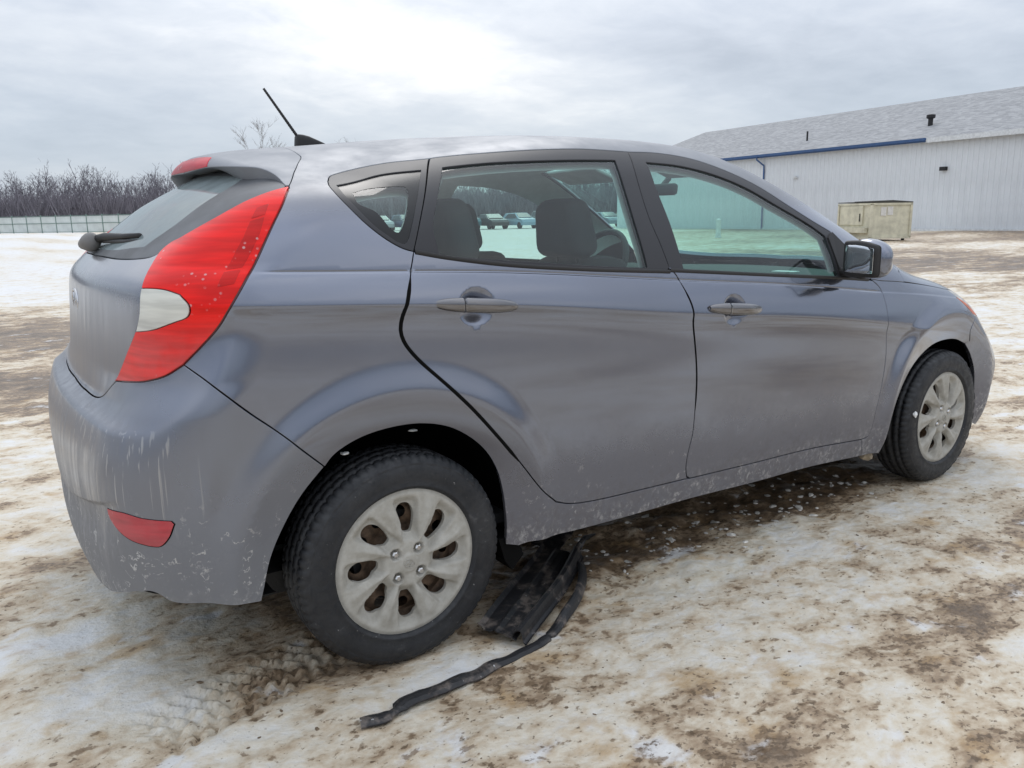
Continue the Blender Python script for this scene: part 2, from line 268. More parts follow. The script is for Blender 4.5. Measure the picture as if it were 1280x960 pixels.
TAB={
'tail_front':[(-0.182,-0.641,1.253),(-0.23,-0.713,1.205),(-0.28,-0.752,1.138),(-0.322,-0.773,1.074),(-0.387,-0.802,0.99),(-0.417,-0.786,0.941),(-0.45,-0.771,0.903),(-0.49,-0.748,0.86)],
'tail_bottom':[(-0.49,-0.748,0.86),(-0.524,-0.714,0.834),(-0.556,-0.663,0.818),(-0.58,-0.592,0.808),(-0.599,-0.496,0.797)],
'tail_inner':[(-0.599,-0.496,0.797),(-0.578,-0.566,0.866),(-0.561,-0.621,0.927),(-0.55,-0.644,0.975),(-0.541,-0.644,1.028),(-0.513,-0.608,1.07),(-0.479,-0.574,1.106),(-0.454,-0.579,1.127),(-0.435,-0.6,1.138),(-0.362,-0.633,1.181),(-0.281,-0.637,1.222),(-0.203,-0.639,1.248)],
'reverse':[(-0.54,-0.649,1.026),(-0.506,-0.715,1.025),(-0.482,-0.745,1.015),(-0.469,-0.762,0.991),(-0.472,-0.757,0.97),(-0.497,-0.733,0.956),(-0.532,-0.687,0.938),(-0.558,-0.629,0.929),(-0.549,-0.647,0.975)],
'strip':[(-0.281,-0.692,1.199),(-0.255,-0.695,1.208),(-0.301,-0.748,1.135),(-0.349,-0.769,1.069),(-0.381,-0.793,1.028),(-0.414,-0.785,1.022),(-0.377,-0.758,1.07),(-0.33,-0.736,1.134)],
'glass_bottom':[(-0.479,-0.572,1.107),(-0.496,-0.549,1.095),(-0.514,-0.485,1.088),(-0.54,-0.323,1.083),(-0.556,-0.106,1.082),(-0.555,0.174,1.081)],
'glass_top':[(-0.269,0.186,1.3),(-0.285,-0.093,1.311),(-0.271,-0.271,1.317),(-0.236,-0.415,1.314),(-0.198,-0.464,1.307),(-0.178,-0.528,1.286),(-0.185,-0.624,1.257)],
'spoiler_cut':[(-0.019,-0.282,1.37),(-0.056,-0.377,1.345),(-0.092,-0.448,1.321),(-0.143,-0.552,1.284),(-0.181,-0.629,1.257)],
'gate_bottom':[(-0.599,-0.496,0.797),(-0.627,-0.397,0.744),(-0.643,-0.214,0.736),(-0.646,-0.1,0.736),(-0.646,0.014,0.737)],
'bump_cut':[(-0.49,-0.748,0.86),(-0.446,-0.795,0.818),(-0.371,-0.813,0.745),(-0.308,-0.821,0.688),(-0.205,-0.819,0.587)],
'bump_arch':[(-0.206,-0.819,0.589),(-0.264,-0.812,0.523),(-0.312,-0.805,0.448),(-0.344,-0.8,0.378),(-0.363,-0.793,0.303),(-0.371,-0.79,0.273)],
'bump_bot':[(-0.373,-0.79,0.271),(-0.486,-0.779,0.294),(-0.565,-0.745,0.307),(-0.603,-0.72,0.334),(-0.657,-0.636,0.347)],
'reflector':[(-0.663,-0.622,0.522),(-0.64,-0.702,0.53),(-0.609,-0.74,0.522),(-0.555,-0.779,0.515),(-0.55,-0.781,0.508),(-0.563,-0.772,0.475),(-0.58,-0.759,0.455),(-0.601,-0.742,0.455),(-0.632,-0.707,0.466),(-0.654,-0.664,0.488),(-0.662,-0.623,0.509)],
'qwin_out':[(-0.077,-0.621,1.269),(-0.047,-0.57,1.286),(0.019,-0.547,1.302),(0.121,-0.541,1.322),(0.241,-0.571,1.335),(0.122,-0.748,1.19),(0.071,-0.793,1.091),(0.043,-0.79,1.1),(-0,-0.78,1.126),(-0.048,-0.759,1.17),(-0.085,-0.716,1.225),(-0.09,-0.667,1.254)],
'qwin_glass':[(-0.067,-0.656,1.258),(0.061,-0.612,1.285),(0.184,-0.63,1.301),(0.113,-0.732,1.208),(0.065,-0.781,1.125),(0.052,-0.786,1.112),(0.03,-0.783,1.119),(-0.021,-0.764,1.162),(-0.064,-0.711,1.227)],
'qwin_clear':[(-0.04,-0.687,1.242),(0.017,-0.665,1.254),(0.096,-0.671,1.26),(0.114,-0.68,1.256),(0.114,-0.694,1.246),(0.063,-0.767,1.157),(0.042,-0.776,1.138),(0.023,-0.772,1.147),(-0.004,-0.744,1.191),(-0.042,-0.725,1.214)],
'rdoor_rear':[(0.243,-0.573,1.335),(0.122,-0.748,1.19),(0.071,-0.793,1.091),(0.048,-0.815,1.029),(0.026,-0.835,0.966),(0.016,-0.828,0.937),(0.01,-0.825,0.903),(0.017,-0.826,0.873),(0.042,-0.829,0.836),(0.113,-0.842,0.763),(0.189,-0.85,0.686),(0.269,-0.847,0.596),(0.343,-0.847,0.506),(0.419,-0.85,0.407),(0.48,-0.836,0.354)],
'rdoor_bot':[(0.48,-0.836,0.354),(0.526,-0.83,0.337),(0.606,-0.829,0.326),(0.839,-0.83,0.32),(1.02,-0.83,0.317)],
'bpost':[(0.962,-0.585,1.373),(0.924,-0.67,1.291),(0.909,-0.745,1.167),(0.926,-0.786,1.076),(0.94,-0.808,1.01),(0.964,-0.815,0.986),(0.981,-0.827,0.952),(1.005,-0.843,0.893),(1.013,-0.844,0.848),(1.025,-0.839,0.792),(1.034,-0.845,0.666),(1.031,-0.846,0.549),(1.026,-0.843,0.468),(1.013,-0.839,0.412),(1.009,-0.835,0.358),(1.02,-0.83,0.317)],
'rdoor_top':[(0.246,-0.57,1.336),(0.406,-0.597,1.353),(0.578,-0.602,1.366),(0.775,-0.592,1.375),(0.962,-0.585,1.373)],
'rwin':[(0.248,-0.637,1.308),(0.375,-0.645,1.321),(0.544,-0.649,1.331),(0.87,-0.629,1.341),(0.857,-0.669,1.298),(0.842,-0.751,1.161),(0.848,-0.809,1.016),(0.694,-0.809,1.027),(0.348,-0.805,1.059),(0.197,-0.8,1.075),(0.144,-0.797,1.083),(0.141,-0.774,1.146),(0.18,-0.727,1.222)],
'fdoor_top':[(0.969,-0.584,1.372),(1.101,-0.573,1.373),(1.249,-0.579,1.359),(1.383,-0.607,1.323),(1.515,-0.643,1.27),(1.645,-0.687,1.196),(1.751,-0.714,1.14),(1.842,-0.731,1.098)],
'fwin':[(1.008,-0.623,1.339),(1.156,-0.621,1.331),(1.3,-0.633,1.306),(1.44,-0.659,1.262),(1.576,-0.694,1.196),(1.725,-0.726,1.125),(1.794,-0.744,1.083),(1.802,-0.798,0.956),(1.807,-0.804,0.938),(1.337,-0.808,0.976),(1.002,-0.808,1.005),(0.995,-0.759,1.131),(0.992,-0.69,1.255)],
'fdoor_front':[(1.842,-0.731,1.098),(1.889,-0.764,1.03),(1.98,-0.789,0.958),(2.013,-0.803,0.915),(2.063,-0.812,0.875),(2.076,-0.829,0.823),(2.082,-0.845,0.746),(2.096,-0.835,0.64),(2.08,-0.839,0.508),(2.062,-0.835,0.406),(2.038,-0.824,0.294),(1.993,-0.823,0.285)],
'fdoor_bot':[(1.033,-0.83,0.315),(1.352,-0.829,0.309),(1.66,-0.828,0.305),(1.993,-0.823,0.285)],
'sill_bot':[(0.35,-0.813,0.239),(0.388,-0.822,0.247),(0.536,-0.816,0.24),(0.742,-0.817,0.237),(1.041,-0.818,0.238),(1.372,-0.816,0.23),(1.685,-0.815,0.227),(2.026,-0.808,0.208),(2.131,-0.815,0.201)],
'headlamp':[(2.632,-0.765,0.833),(2.681,-0.786,0.798),(2.721,-0.811,0.755),(2.778,-0.818,0.714)],
'hoodline':[(2.08,-0.803,0.905),(2.245,-0.797,0.89),(2.422,-0.78,0.867),(2.599,-0.769,0.839)],
'fender_front':[(2.778,-0.818,0.714),(2.73,-0.83,0.654),(2.761,-0.816,0.59)],
'handle_r':[(0.105,-0.837,0.963),(0.235,-0.823,0.95),(0.351,-0.843,0.941)],
'handle_f':[(1.076,-0.845,0.878),(1.218,-0.829,0.863),(1.329,-0.845,0.854)],
'cowl':[(2.238,-0.737,0.966),(2.238,-0.798,0.89)],
'fold':[(-0.279,-0.788,1.056),(0.047,-0.815,1.027),(0.343,-0.825,1.002),(0.97,-0.824,0.959),(1.556,-0.826,0.902),(2.021,-0.821,0.857)],
'flare':[(-0.238,-0.829,0.633),(-0.156,-0.836,0.694),(-0.073,-0.839,0.718),(0.035,-0.842,0.719),(0.125,-0.845,0.699),(0.22,-0.846,0.633)],
'bumpridge':[(-0.685,0.254,0.699),(-0.681,-0.261,0.708),(-0.635,-0.634,0.714),(-0.597,-0.713,0.721),(-0.538,-0.769,0.745),(-0.488,-0.788,0.778),(-0.444,-0.796,0.819),(-0.404,-0.798,0.878)],
'spoil_edge':[(-0.286,0.083,1.322),(-0.273,-0.066,1.351),(-0.242,-0.191,1.355),(-0.194,-0.261,1.354),(-0.173,-0.364,1.335),(-0.182,-0.486,1.302),(-0.189,-0.629,1.255)],
'lamp3':[(-0.277,-0.056,1.349),(-0.252,-0.218,1.348),(-0.266,-0.304,1.319),(-0.286,-0.084,1.318)],
'rbelt':[(0.074,-0.794,1.09),(0.16,-0.8,1.073),(0.345,-0.808,1.046),(0.599,-0.812,1.022),(0.937,-0.812,0.998)],
'fbelt':[(0.939,-0.811,1.002),(1.122,-0.811,0.987),(1.447,-0.81,0.96),(1.827,-0.806,0.929),(1.989,-0.804,0.914)],
'sail':[(1.794,-0.744,1.083),(1.802,-0.798,0.956),(1.806,-0.805,0.935)],
'lowcrease':[(-0.712,-0.187,0.507),(-0.694,-0.464,0.531),(-0.661,-0.634,0.523)],
}

# ------------------------------------------------------------------ object helpers
def link(name,me,parent=None,m=None):
    o=bpy.data.objects.new(name,me);COL.objects.link(o)
    if parent is not None: o.parent=parent
    if m is not None and me is not None:
        if not me.materials: me.materials.append(MAT[m] if isinstance(m,str) else m)
    return o
def tag(o,label=None,cat=None,group=None,kind=None):
    for k,v in (('label',label),('category',cat),('group',group),('kind',kind)):
        if v: o[k]=v
    return o
def thing(name,label,cat,loc=(0,0,0),rz=0,group=None):
    o=link(name,None);o.location=loc;o.rotation_euler=(0,0,rz);return tag(o,label,cat,group)
def mk(name,V,Fc,parent=None,m=None,smooth=False,normals=None):
    me=bpy.data.meshes.new(name);me.from_pydata([tuple(v) for v in V],[],[tuple(f) for f in Fc]);me.update()
    if smooth or normals is not None:
        me.polygons.foreach_set('use_smooth',[True]*len(me.polygons))
    if normals is not None: me.normals_split_custom_set_from_vertices([tuple(n) for n in normals])
    return link(name,me,parent,m)
class MB:
    """collects vertices and faces of one piece"""
    def __init__(s): s.v=[];s.f=[]
    def add(s,V,Fc):
        k=len(s.v);s.v+=[tuple(v) for v in V];s.f+=[tuple(i+k for i in f) for f in Fc];return s
    def box(s,c,d,rz=0,M=None):
        x,y,z=d[0]/2,d[1]/2,d[2]/2
        V=[Vector((sx*x,sy*y,sz*z)) for sx in(-1,1) for sy in(-1,1) for sz in(-1,1)]
        rm=Matrix.Rotation(rz,3,'Z') if M is None else M
        V=[rm@v+Vector(c) for v in V]
        return s.add(V,[(0,1,3,2),(4,6,7,5),(0,4,5,1),(2,3,7,6),(0,2,6,4),(1,5,7,3)])
    def tube(s,pts,rad,n=8,cap=True,closed=False):
        pts=[Vector(p) for p in pts];m=len(pts);V=[];Fc=[]
        up=Vector((0,0,1));pv=None
        for i,p in enumerate(pts):
            a=pts[(i-1)%m] if (i>0 or closed) else p;b=pts[(i+1)%m] if (i<m-1 or closed) else p
            t=(b-a).normalized()
            if pv is None:
                u=t.cross(up)
                if u.length<.05: u=t.cross(Vector((1,0,0)))
            else: u=pv-t*pv.dot(t)
            u.normalize();pv=u;w=t.cross(u)
            r=rad[i] if hasattr(rad,'__len__') else rad
            for k in range(n):
                a_=2*math.pi*k/n;V.append(p+(u*math.cos(a_)+w*math.sin(a_))*r)
        for i in range(m if closed else m-1):
            j=(i+1)%m
            for k in range(n):
                l=(k+1)%n;Fc.append((i*n+k,i*n+l,j*n+l,j*n+k))
        if cap and not closed: Fc+= [tuple(range(n))[::-1],tuple((m-1)*n+k for k in range(n))]
        return s.add(V,Fc)
    def prism(s,poly,h0,h1,fn):
        """poly in 2-D, fn(u,v,h)->3-D"""
        n=len(poly);V=[fn(u,v,h0) for u,v in poly]+[fn(u,v,h1) for u,v in poly]
        return s.add(V,[tuple(range(n))[::-1],tuple(range(n,2*n))]+[(i,(i+1)%n,n+(i+1)%n,n+i) for i in range(n)])
    def build(s,name,m,parent=None,smooth=False): return mk(name,s.v,s.f,parent,m,smooth)
def rbox(name,size,r,loc,rot=(0,0,0),m=None,parent=None,n=7,warp=None):
    """rounded box; warp(x,y,z) in -1..1 of the half size reshapes it"""
    hx,hy,hz=[a/2 for a in size];V=[];Fc=[];idx={}
    def vid(p):
        k=(round(p[0],5),round(p[1],5),round(p[2],5))
        if k not in idx: idx[k]=len(V);V.append(p)
        return idx[k]
    g=[-1+2*i/n for i in range(n+1)]
    for ax in range(3):
        for sg in(-1,1):
            for i in range(n):
                for j in range(n):
                    q=[]
                    for a,b in((i,j),(i+1,j),(i+1,j+1),(i,j+1)):
                        p=[0,0,0];p[ax]=sg;p[(ax+1)%3]=g[a];p[(ax+2)%3]=g[b];q.append(vid(tuple(p)))
                    Fc.append(q if sg>0 else q[::-1])
    E=Matrix.Rotation(rot[2],3,'Z')@Matrix.Rotation(rot[1],3,'Y')@Matrix.Rotation(rot[0],3,'X');out=[]
    for p in V:
        # denser towards the edges
        p=[math.copysign(1-(1-abs(c))**1.6,c) for c in p]
        h=Vector((p[0]*hx,p[1]*hy,p[2]*hz))
        inn=Vector((max(-hx+r,min(hx-r,h.x)),max(-hy+r,min(hy-r,h.y)),max(-hz+r,min(hz-r,h.z))))
        d=h-inn
        if d.length>1e-9: h=inn+d.normalized()*r
        if warp: h=Vector(warp(h.x,h.y,h.z))
        out.append(E@h+Vector(loc))
    return mk(name,out,Fc,parent,m,True)
def copy_tree(o,parent=None):
    c=o.copy();COL.objects.link(c);c.parent=parent
    for ch in list(o.children): copy_tree(ch,c)
    return c
# ------------------------------------------------------------------ panels cut out of the body surface
def shoot(O,D,lo=.05,hi=1.9):
    """distance along D from inside points O to the skin"""
    n=len(O);a=np.full(n,lo);b=np.full(n,hi)
    f=lambda t:F(O[:,0]+t*D[:,0],O[:,1]+t*D[:,1],O[:,2]+t*D[:,2])
    ts=np.linspace(lo,hi,48);found=np.zeros(n,bool)
    for i in range(47):
        v=f(np.full(n,ts[i+1]));new=(v>0)&~found
        a[new]=ts[i];b[new]=ts[i+1];found|=new
    for _ in range(17):
        m=(a+b)/2;v=f(m)>0;b=np.where(v,m,b);a=np.where(v,a,m)
    return (a+b)/2
KT,KR,KQ=.80,.75,.62
def to3(dom,uv):
    uv=np.asarray(uv,float);u,v=uv[:,0],uv[:,1];z0=np.zeros(len(u))
    if dom=='T': O=np.stack([u,z0,z0+.7],1);t=v/KT;D=np.stack([z0,-np.cos(t),np.sin(t)],1)
    elif dom=='S': O=np.stack([u,z0,v],1);D=np.stack([z0,z0-1,z0],1)
    elif dom=='R': t=u/KR;O=np.stack([z0+.45,z0,v],1);D=np.stack([-np.cos(t),-np.sin(t),z0],1)
    elif dom=='Q': t=u/KQ;e=v/KQ;O=np.stack([z0+.3,z0,z0+.95],1);D=np.stack([-np.cos(t)*np.cos(e),-np.sin(t)*np.cos(e),np.sin(e)],1)
    elif dom=='C': t=u/KR;O=np.stack([z0+2.,z0,v],1);D=np.stack([np.cos(t),-np.sin(t),z0],1)
    elif dom=='V': O=np.stack([u,-v,z0+.5],1);D=np.stack([z0,z0,z0+1],1)
    return O+shoot(O,D)[:,None]*D
def to2(dom,P):
    P=np.asarray(P,float);x,y,z=P[:,0],np.abs(P[:,1]),P[:,2]
    if dom=='T': return np.stack([x,KT*np.arctan2(z-.7,y)],1)
    if dom=='S': return np.stack([x,z],1)
    if dom=='R': return np.stack([KR*np.arctan2(y,.45-x),z],1)
    if dom=='Q': return np.stack([KQ*np.arctan2(y,.3-x),KQ*np.arctan2(z-.95,np.hypot(y,.3-x))],1)
    if dom=='C': return np.stack([KR*np.arctan2(y,x-2.),z],1)
    if dom=='V': return np.stack([x,y],1)
def grad(P,e=.0012):
    g=[]
    for k in range(3):
        d=np.zeros(3);d[k]=e
        A=P+d;B=P-d;g.append(F(A[:,0],A[:,1],A[:,2])-F(B[:,0],B[:,1],B[:,2]))
    g=np.stack(g,1);return g/np.linalg.norm(g,axis=1,keepdims=True)
def crom(pts,h):
    """Catmull-Rom resample of a polyline, keeps both ends"""
    p=np.asarray(pts,float)
    if len(p)==2:
        n=max(1,int(np.ceil(np.linalg.norm(p[1]-p[0])/h)));t=np.linspace(0,1,n+1)[:,None];return p[0]*(1-t)+p[1]*t
    q=np.vstack([2*p[0]-p[1],p,2*p[-1]-p[-2]]);out=[p[0]]
    for i in range(len(p)-1):
        a,b,c,d=q[i:i+4];L=np.linalg.norm(c-b);n=max(1,int(np.ceil(L/h)))
        ta=np.linalg.norm(b-a)**.5+1e-9;tb=L**.5+1e-9;tc=np.linalg.norm(d-c)**.5+1e-9
        m1=((b-a)/ta-(c-a)/(ta+tb)+(c-b)/tb)*tb;m2=((c-b)/tb-(d-b)/(tb+tc)+(d-c)/tc)*tb
        for k in range(1,n+1):
            t=k/n;out.append((2*t**3-3*t*t+1)*b+(t**3-2*t*t+t)*m1+(-2*t**3+3*t*t)*c+(t**3-t*t)*m2)
    return np.array(out)
def snap(P,n=3):
    for _ in range(n):
        e=.001;g=np.stack([F(*(P+e*d).T)-F(*(P-e*d).T) for d in np.eye(3)],1)/(2*e)
        k=np.abs(P[:,1])<1e-6
        st=F(*P.T)[:,None]*g/np.maximum((g*g).sum(1,keepdims=True),1e-6)
        P=P-np.clip(st,-.03,.03);P[k,1]=0
    return P
def loop(dom,segs,h=.012):
    """closed 2-D loop from consecutive 3-D polylines (corners where they meet)"""
    out=[]
    for s in segs:
        s=np.array(s,float);s[:,1]=-np.abs(s[:,1])
        q=snap(crom(s,h)) if len(s)>2 or dom!='T' or abs(s[0,1])+abs(s[1,1])>1e-6 else crom(s,h)
        q=to2(dom,q);out.append(q[:-1])
    L=np.vstack(out);nx=np.roll(L,-1,0);keep=np.linalg.norm(nx-L,axis=1)>h*.25
    return L[keep]
def inset(L,g,seam=None):
    if g==0: return L
    a=np.roll(L,1,0);b=np.roll(L,-1,0)
    area=np.sum(L[:,0]*b[:,1]-b[:,0]*L[:,1])
    def nrm(d): d=d/np.maximum(np.linalg.norm(d,axis=1,keepdims=True),1e-9);return np.stack([-d[:,1],d[:,0]],1)
    n=nrm(L-a)+nrm(b-L);l=np.linalg.norm(n,axis=1,keepdims=True);n=n/np.maximum(l,.7)
    n=n/np.maximum(l/2,.35) if False else n
    M=L+n*g*(1 if area>0 else -1)
    if seam is not None:
        k=seam(L);M[k]=np.where(seam_axis==0,L[k],L[k]) if False else L[k]
    return M
def inside(P,L):
    r=np.zeros(len(P),bool);x,y=P[:,0],P[:,1];n=len(L)
    for i in range(n):
        x0,y0=L[i];x1,y1=L[(i+1)%n]
        if y0==y1: continue
        c=(y0>y)!=(y1>y)
        if not c.any(): continue
        k=np.where(c)[0];r[k]^=x[k]<(x1-x0)*(y[k]-y0)/(y1-y0)+x0
    return r
def seam_of(dom):
    if dom=='T': return lambda L:np.abs(L[:,1]-KT*math.pi/2)<1e-4
    if dom in 'RQC': return lambda L:np.abs(L[:,0])<1e-4
    if dom=='V': return lambda L:np.abs(L[:,1])<1e-4
    return None
def tri2d(L,holes,h,extra=None):
    """triangulate a 2-D region with an even point grid inside"""
    loops=[L]+holes;B=np.vstack(loops);edges=[];k=0
    for q in loops:
        n=len(q);edges+=[(k+i,k+(i+1)%n) for i in range(n)];k+=n
    mn,mx=L.min(0),L.max(0)
    xs=np.arange(mn[0]+h*.5,mx[0],h);ys=np.arange(mn[1]+h*.5,mx[1],h*.866)
    X=np.zeros((0,2))
    if extra is not None and len(extra):
        ok=inside(extra,L)
        for q in holes: ok&=~inside(extra,q)
        X=extra[ok]
        kb=KDTree(len(B))
        for i,b in enumerate(B): kb.insert((b[0],b[1],0),i)
        kb.balance();X=np.array([g for g in X if kb.find((g[0],g[1],0))[2]>.0035]).reshape(-1,2);B=np.vstack([B,X])
    if len(xs) and len(ys):
        G=np.stack(np.meshgrid(xs,ys),-1);G[1::2,:,0]+=h*.5;G=G.reshape(-1,2)
        ok=inside(G,L)
        for q in holes: ok&=~inside(G,q)
        G=G[ok]
        kd=KDTree(len(B))
        for i,b in enumerate(B): kd.insert((b[0],b[1],0),i)
        kd.balance()
        G=np.array([g for g in G if kd.find((g[0],g[1],0))[2]>h*.55]).reshape(-1,2)
    else: G=np.zeros((0,2))
    A=np.vstack([B,G])
    r=delaunay_2d_cdt([Vector((float(a[0]),float(a[1]))) for a in A],edges,[],0,1e-7)
    V=np.array([(v[0],v[1]) for v in r[0]]);T=np.array([f for f in r[2] if len(f)==3])
    c=V[T].mean(1);ok=inside(c,L)
    for q in holes: ok&=~inside(c,q)
    T=T[ok]
    a,b,c=V[T[:,0]],V[T[:,1]],V[T[:,2]]
    ar=(b[:,0]-a[:,0])*(c[:,1]-a[:,1])-(b[:,1]-a[:,1])*(c[:,0]-a[:,0])
    T=T[np.abs(ar)>1e-10];ar=ar[np.abs(ar)>1e-10]
    T[ar<0]=T[ar<0][:,::-1]
    used=np.unique(T);mp=-np.ones(len(V),int);mp[used]=np.arange(len(used))
    return V[used],mp[T]
_feat=[]
def FEAT():
    """mesh rows along the shoulder crease, the fold under the glass, the arch flares and the handle bowls"""
    if not _feat:
        A=[];xs=np.arange(-.48,2.75,.009)
        for k in(-.009,-.005,-.0017,.0017,.005,.009): A.append(np.stack([xs,ZC(xs)+k],1))
        for k in(-.0055,-.0025,0,.0025,.0055): A.append(np.stack([xs,ZF(xs)+k],1))
        for ax in(0,2.57):
            th=np.arange(R_(-5),R_(185),.018)
            for k in(-.010,-.004,0.,.004,.010):
                r=np.full(len(th),.44)
                for _ in range(6): r=.43+.02*np.clip(r*np.sin(th)/.4,0,1)+k
                A.append(np.stack([ax+r*np.cos(th),.30+r*np.sin(th)],1))
        for bx,bz in BOWLS:
            g=np.stack(np.meshgrid(np.arange(-.064,.065,.005),np.arange(-.056,.057,.005)),-1).reshape(-1,2)
            g=g[(g[:,0]/.06)**2+(g[:,1]/.052)**2<1.15];A.append(g+np.array([bx,bz]))
        q=np.vstack(A);_feat.append(to2('T',to3('S',q)))
    return _feat[0]
def skin(name,dom,segs,holes=(),m='paint',parent=None,h=.011,off=0.,rim=.014,gap=.0022,bev=.0016,half=False,both=False,mirror=None,hb=None,flip=False,disp=None,feat=False):
    """a body panel: region of the skin, edges rolled inwards. half: add the mirrored half to the mesh; both: make the left-hand twin too"""
    hb=hb or h
    L0=loop(dom,segs,hb);sm=seam_of(dom);L=inset(L0,gap)
    if sm is not None and half:
        k=sm(L0)
        if dom=='T' or dom=='V': L[k]=np.stack([L[k][:,0],L0[k][:,1]],1)
        else: L[k]=np.stack([L0[k][:,0],L[k][:,1]],1)
    H=[inset(loop(dom,s,hb),-gap) for s in holes]
    V2,T=tri2d(L,H,h,FEAT() if feat else None)
    P=to3(dom,V2)
    if half:
        P[np.abs(P[:,1])<2e-4,1]=0
    N=grad(P)
    a,b,c=P[T[:,0]],P[T[:,1]],P[T[:,2]]
    fl=np.einsum('ij,ij->i',np.cross(b-a,c-a),N[T[:,0]])<0
    T[fl]=T[fl][:,::-1]
    Q=P-N*off
    if disp is not None: Q=Q+N*disp(Q)[:,None]
    V=[Q];NN=[N];FF=[tuple(t) for t in T]
    if rim>0:
        cnt={}
        for t in T:
            for i in range(3):
                e=(int(t[i]),int(t[(i+1)%3]));cnt[e]=1
        be=[e for e in cnt if (e[1],e[0]) not in cnt]
        if half: be=[e for e in be if not(abs(Q[e[0],1])<1e-6 and abs(Q[e[1],1])<1e-6)]
        acc={}
        for i,j in be:
            d=Q[j]-Q[i];nn=N[i]+N[j];o=np.cross(d,nn);l=np.linalg.norm(o)
            o=o/l if l>1e-12 else o*0
            acc[i]=acc.get(i,0)+o;acc[j]=acc.get(j,0)+o
        ids=list(acc);O=np.array([acc[i]/max(np.linalg.norm(acc[i]),1e-9) for i in ids]).reshape(-1,3)
        B=Q[ids];NB=N[ids];k=len(Q);nb=len(ids);pos={v:i for i,v in enumerate(ids)}
        V+=[B+O*bev*.7-NB*bev,B+O*bev*.7-NB*bev,B+O*bev*.7-NB*rim];
        mid=(O+NB);mid/=np.linalg.norm(mid,axis=1,keepdims=True)
        NN+=[mid,O,O]
        for i,j in be:
            a,b=pos[i],pos[j]
            FF+=[(j,i,k+a,k+b),(k+nb+b,k+nb+a,k+2*nb+a,k+2*nb+b)]
    V=np.vstack(V);NN=np.vstack(NN)
    if flip: FF=[f[::-1] for f in FF];NN=-NN
    def mir(): 
        M=V.copy();M[:,1]*=-1;N2=NN.copy();N2[:,1]*=-1;return M,N2,[f[::-1] for f in FF]
    if half:
        M,N2,F2=mir();n=len(V)
        return mk(name,np.vstack([V,M]),FF+[tuple(i+n for i in f) for f in F2],parent,m,True,np.vstack([NN,N2]))
    o=mk(name,V,FF,parent,m,True,NN)
    if both:
        M,N2,F2=mir();o2=mk(name,M,F2,mirror if mirror is not None else parent,m,True,N2);return o,o2
    return o
def T_(k): return list(TAB[k])
def rev(l): return list(l)[::-1]
exec_order=[]
# ------------------------------------------------------------------ ground
def vnoise(x,y,seed):
    xi=np.floor(x).astype(np.int64);yi=np.floor(y).astype(np.int64);fx=x-xi;fy=y-yi
    fx=fx*fx*fx*(fx*(fx*6-15)+10);fy=fy*fy*fy*(fy*(fy*6-15)+10)
    def hsh(a,b):
        n=(a*374761393+b*668265263+seed*974634)&0xffffffff
        n=((n^(n>>13))*1274126177)&0xffffffff;n=(n^(n>>16))&0xffffffff
        return n/4294967295.
    return (hsh(xi,yi)*(1-fx)+hsh(xi+1,yi)*fx)*(1-fy)+(hsh(xi,yi+1)*(1-fx)+hsh(xi+1,yi+1)*fx)*fy
def fbm(x,y,oct=4,seed=1,g=.5):
    s=0.;a=1.;t=0.
    for i in range(oct):
        s=s+a*vnoise(x,y,seed+i*17);t+=a;a*=g;x=x*2.03+11.3;y=y*1.97+5.7
    return s/t
def axis(lo,hi,fine,mid_lo,mid_hi,mid,far):
    a=np.arange(lo,hi+1e-6,fine);l=[lo];r=[a[-1]]
    while l[-1]>mid_lo: l.append(l[-1]-mid)
    while r[-1]<mid_hi: r.append(r[-1]+mid)
    s=mid
    while l[-1]>-far: s*=1.16;l.append(l[-1]-s)
    s=mid
    while r[-1]<far: s*=1.16;r.append(r[-1]+s)
    return np.concatenate([np.array(l[:0:-1]),a,np.array(r[1:])])
def ground_z(X,Y):
    d=np.hypot(X+.86,Y+2.64);near=1-sst(9,30,d)
    z=(.030*(fbm(X*1.6,Y*1.6,3,3)-.5)+.020*(fbm(X*6,Y*6,3,5)-.5)+.010*(fbm(X*19,Y*19,2,9)-.5))*near
    z=z+.10*(fbm(X*.12+Y*.05,Y*.12,3,21)-.5)*sst(4,14,d)
    # old ruts crossing the yard
    U=X*.55+Y*.83;Vv=X*.83-Y*.55
    z=z+.05*(fbm(U*1.1,Vv*.09,3,31)-.5)*sst(3.5,8,d)*(1-sst(40,90,d))
    # churned, lumpy strip below the sill
    m=np.exp(-((Y+.45)/.40)**2)*sst(.35,.7,X)*(1-sst(2.3,2.7,X))
    z=z+.045*(fbm(X*11,Y*11,3,41)-.52)*m
    # tread print behind the rear wheel
    a=-.30;px=(X+.35)*math.cos(a)-(Y+.68)*math.sin(a);py=(X+.35)*math.sin(a)+(Y+.68)*math.cos(a)
    m=sst(.115,.095,np.abs(py))*sst(.36,.28,np.abs(px-.02))
    bars=.5+.5*np.sign(np.sin((px+np.abs(py)*.55)/.046*2*np.pi)+.15)
    ribs=sst(.004,.009,np.abs(np.abs(py)-.048))*sst(.004,.009,np.abs(py))
    z=z*(1-.7*m)+m*(-.016+.014*bars*ribs)
    # level where the tyres stand
    for wx in(0,2.57):
        for wy in(-.75,.75): 
            m=np.exp(-(((X-wx)/.20)**2+((Y-wy)/.16)**2)**2);z=z*(1-m)+.0005*m
    return z
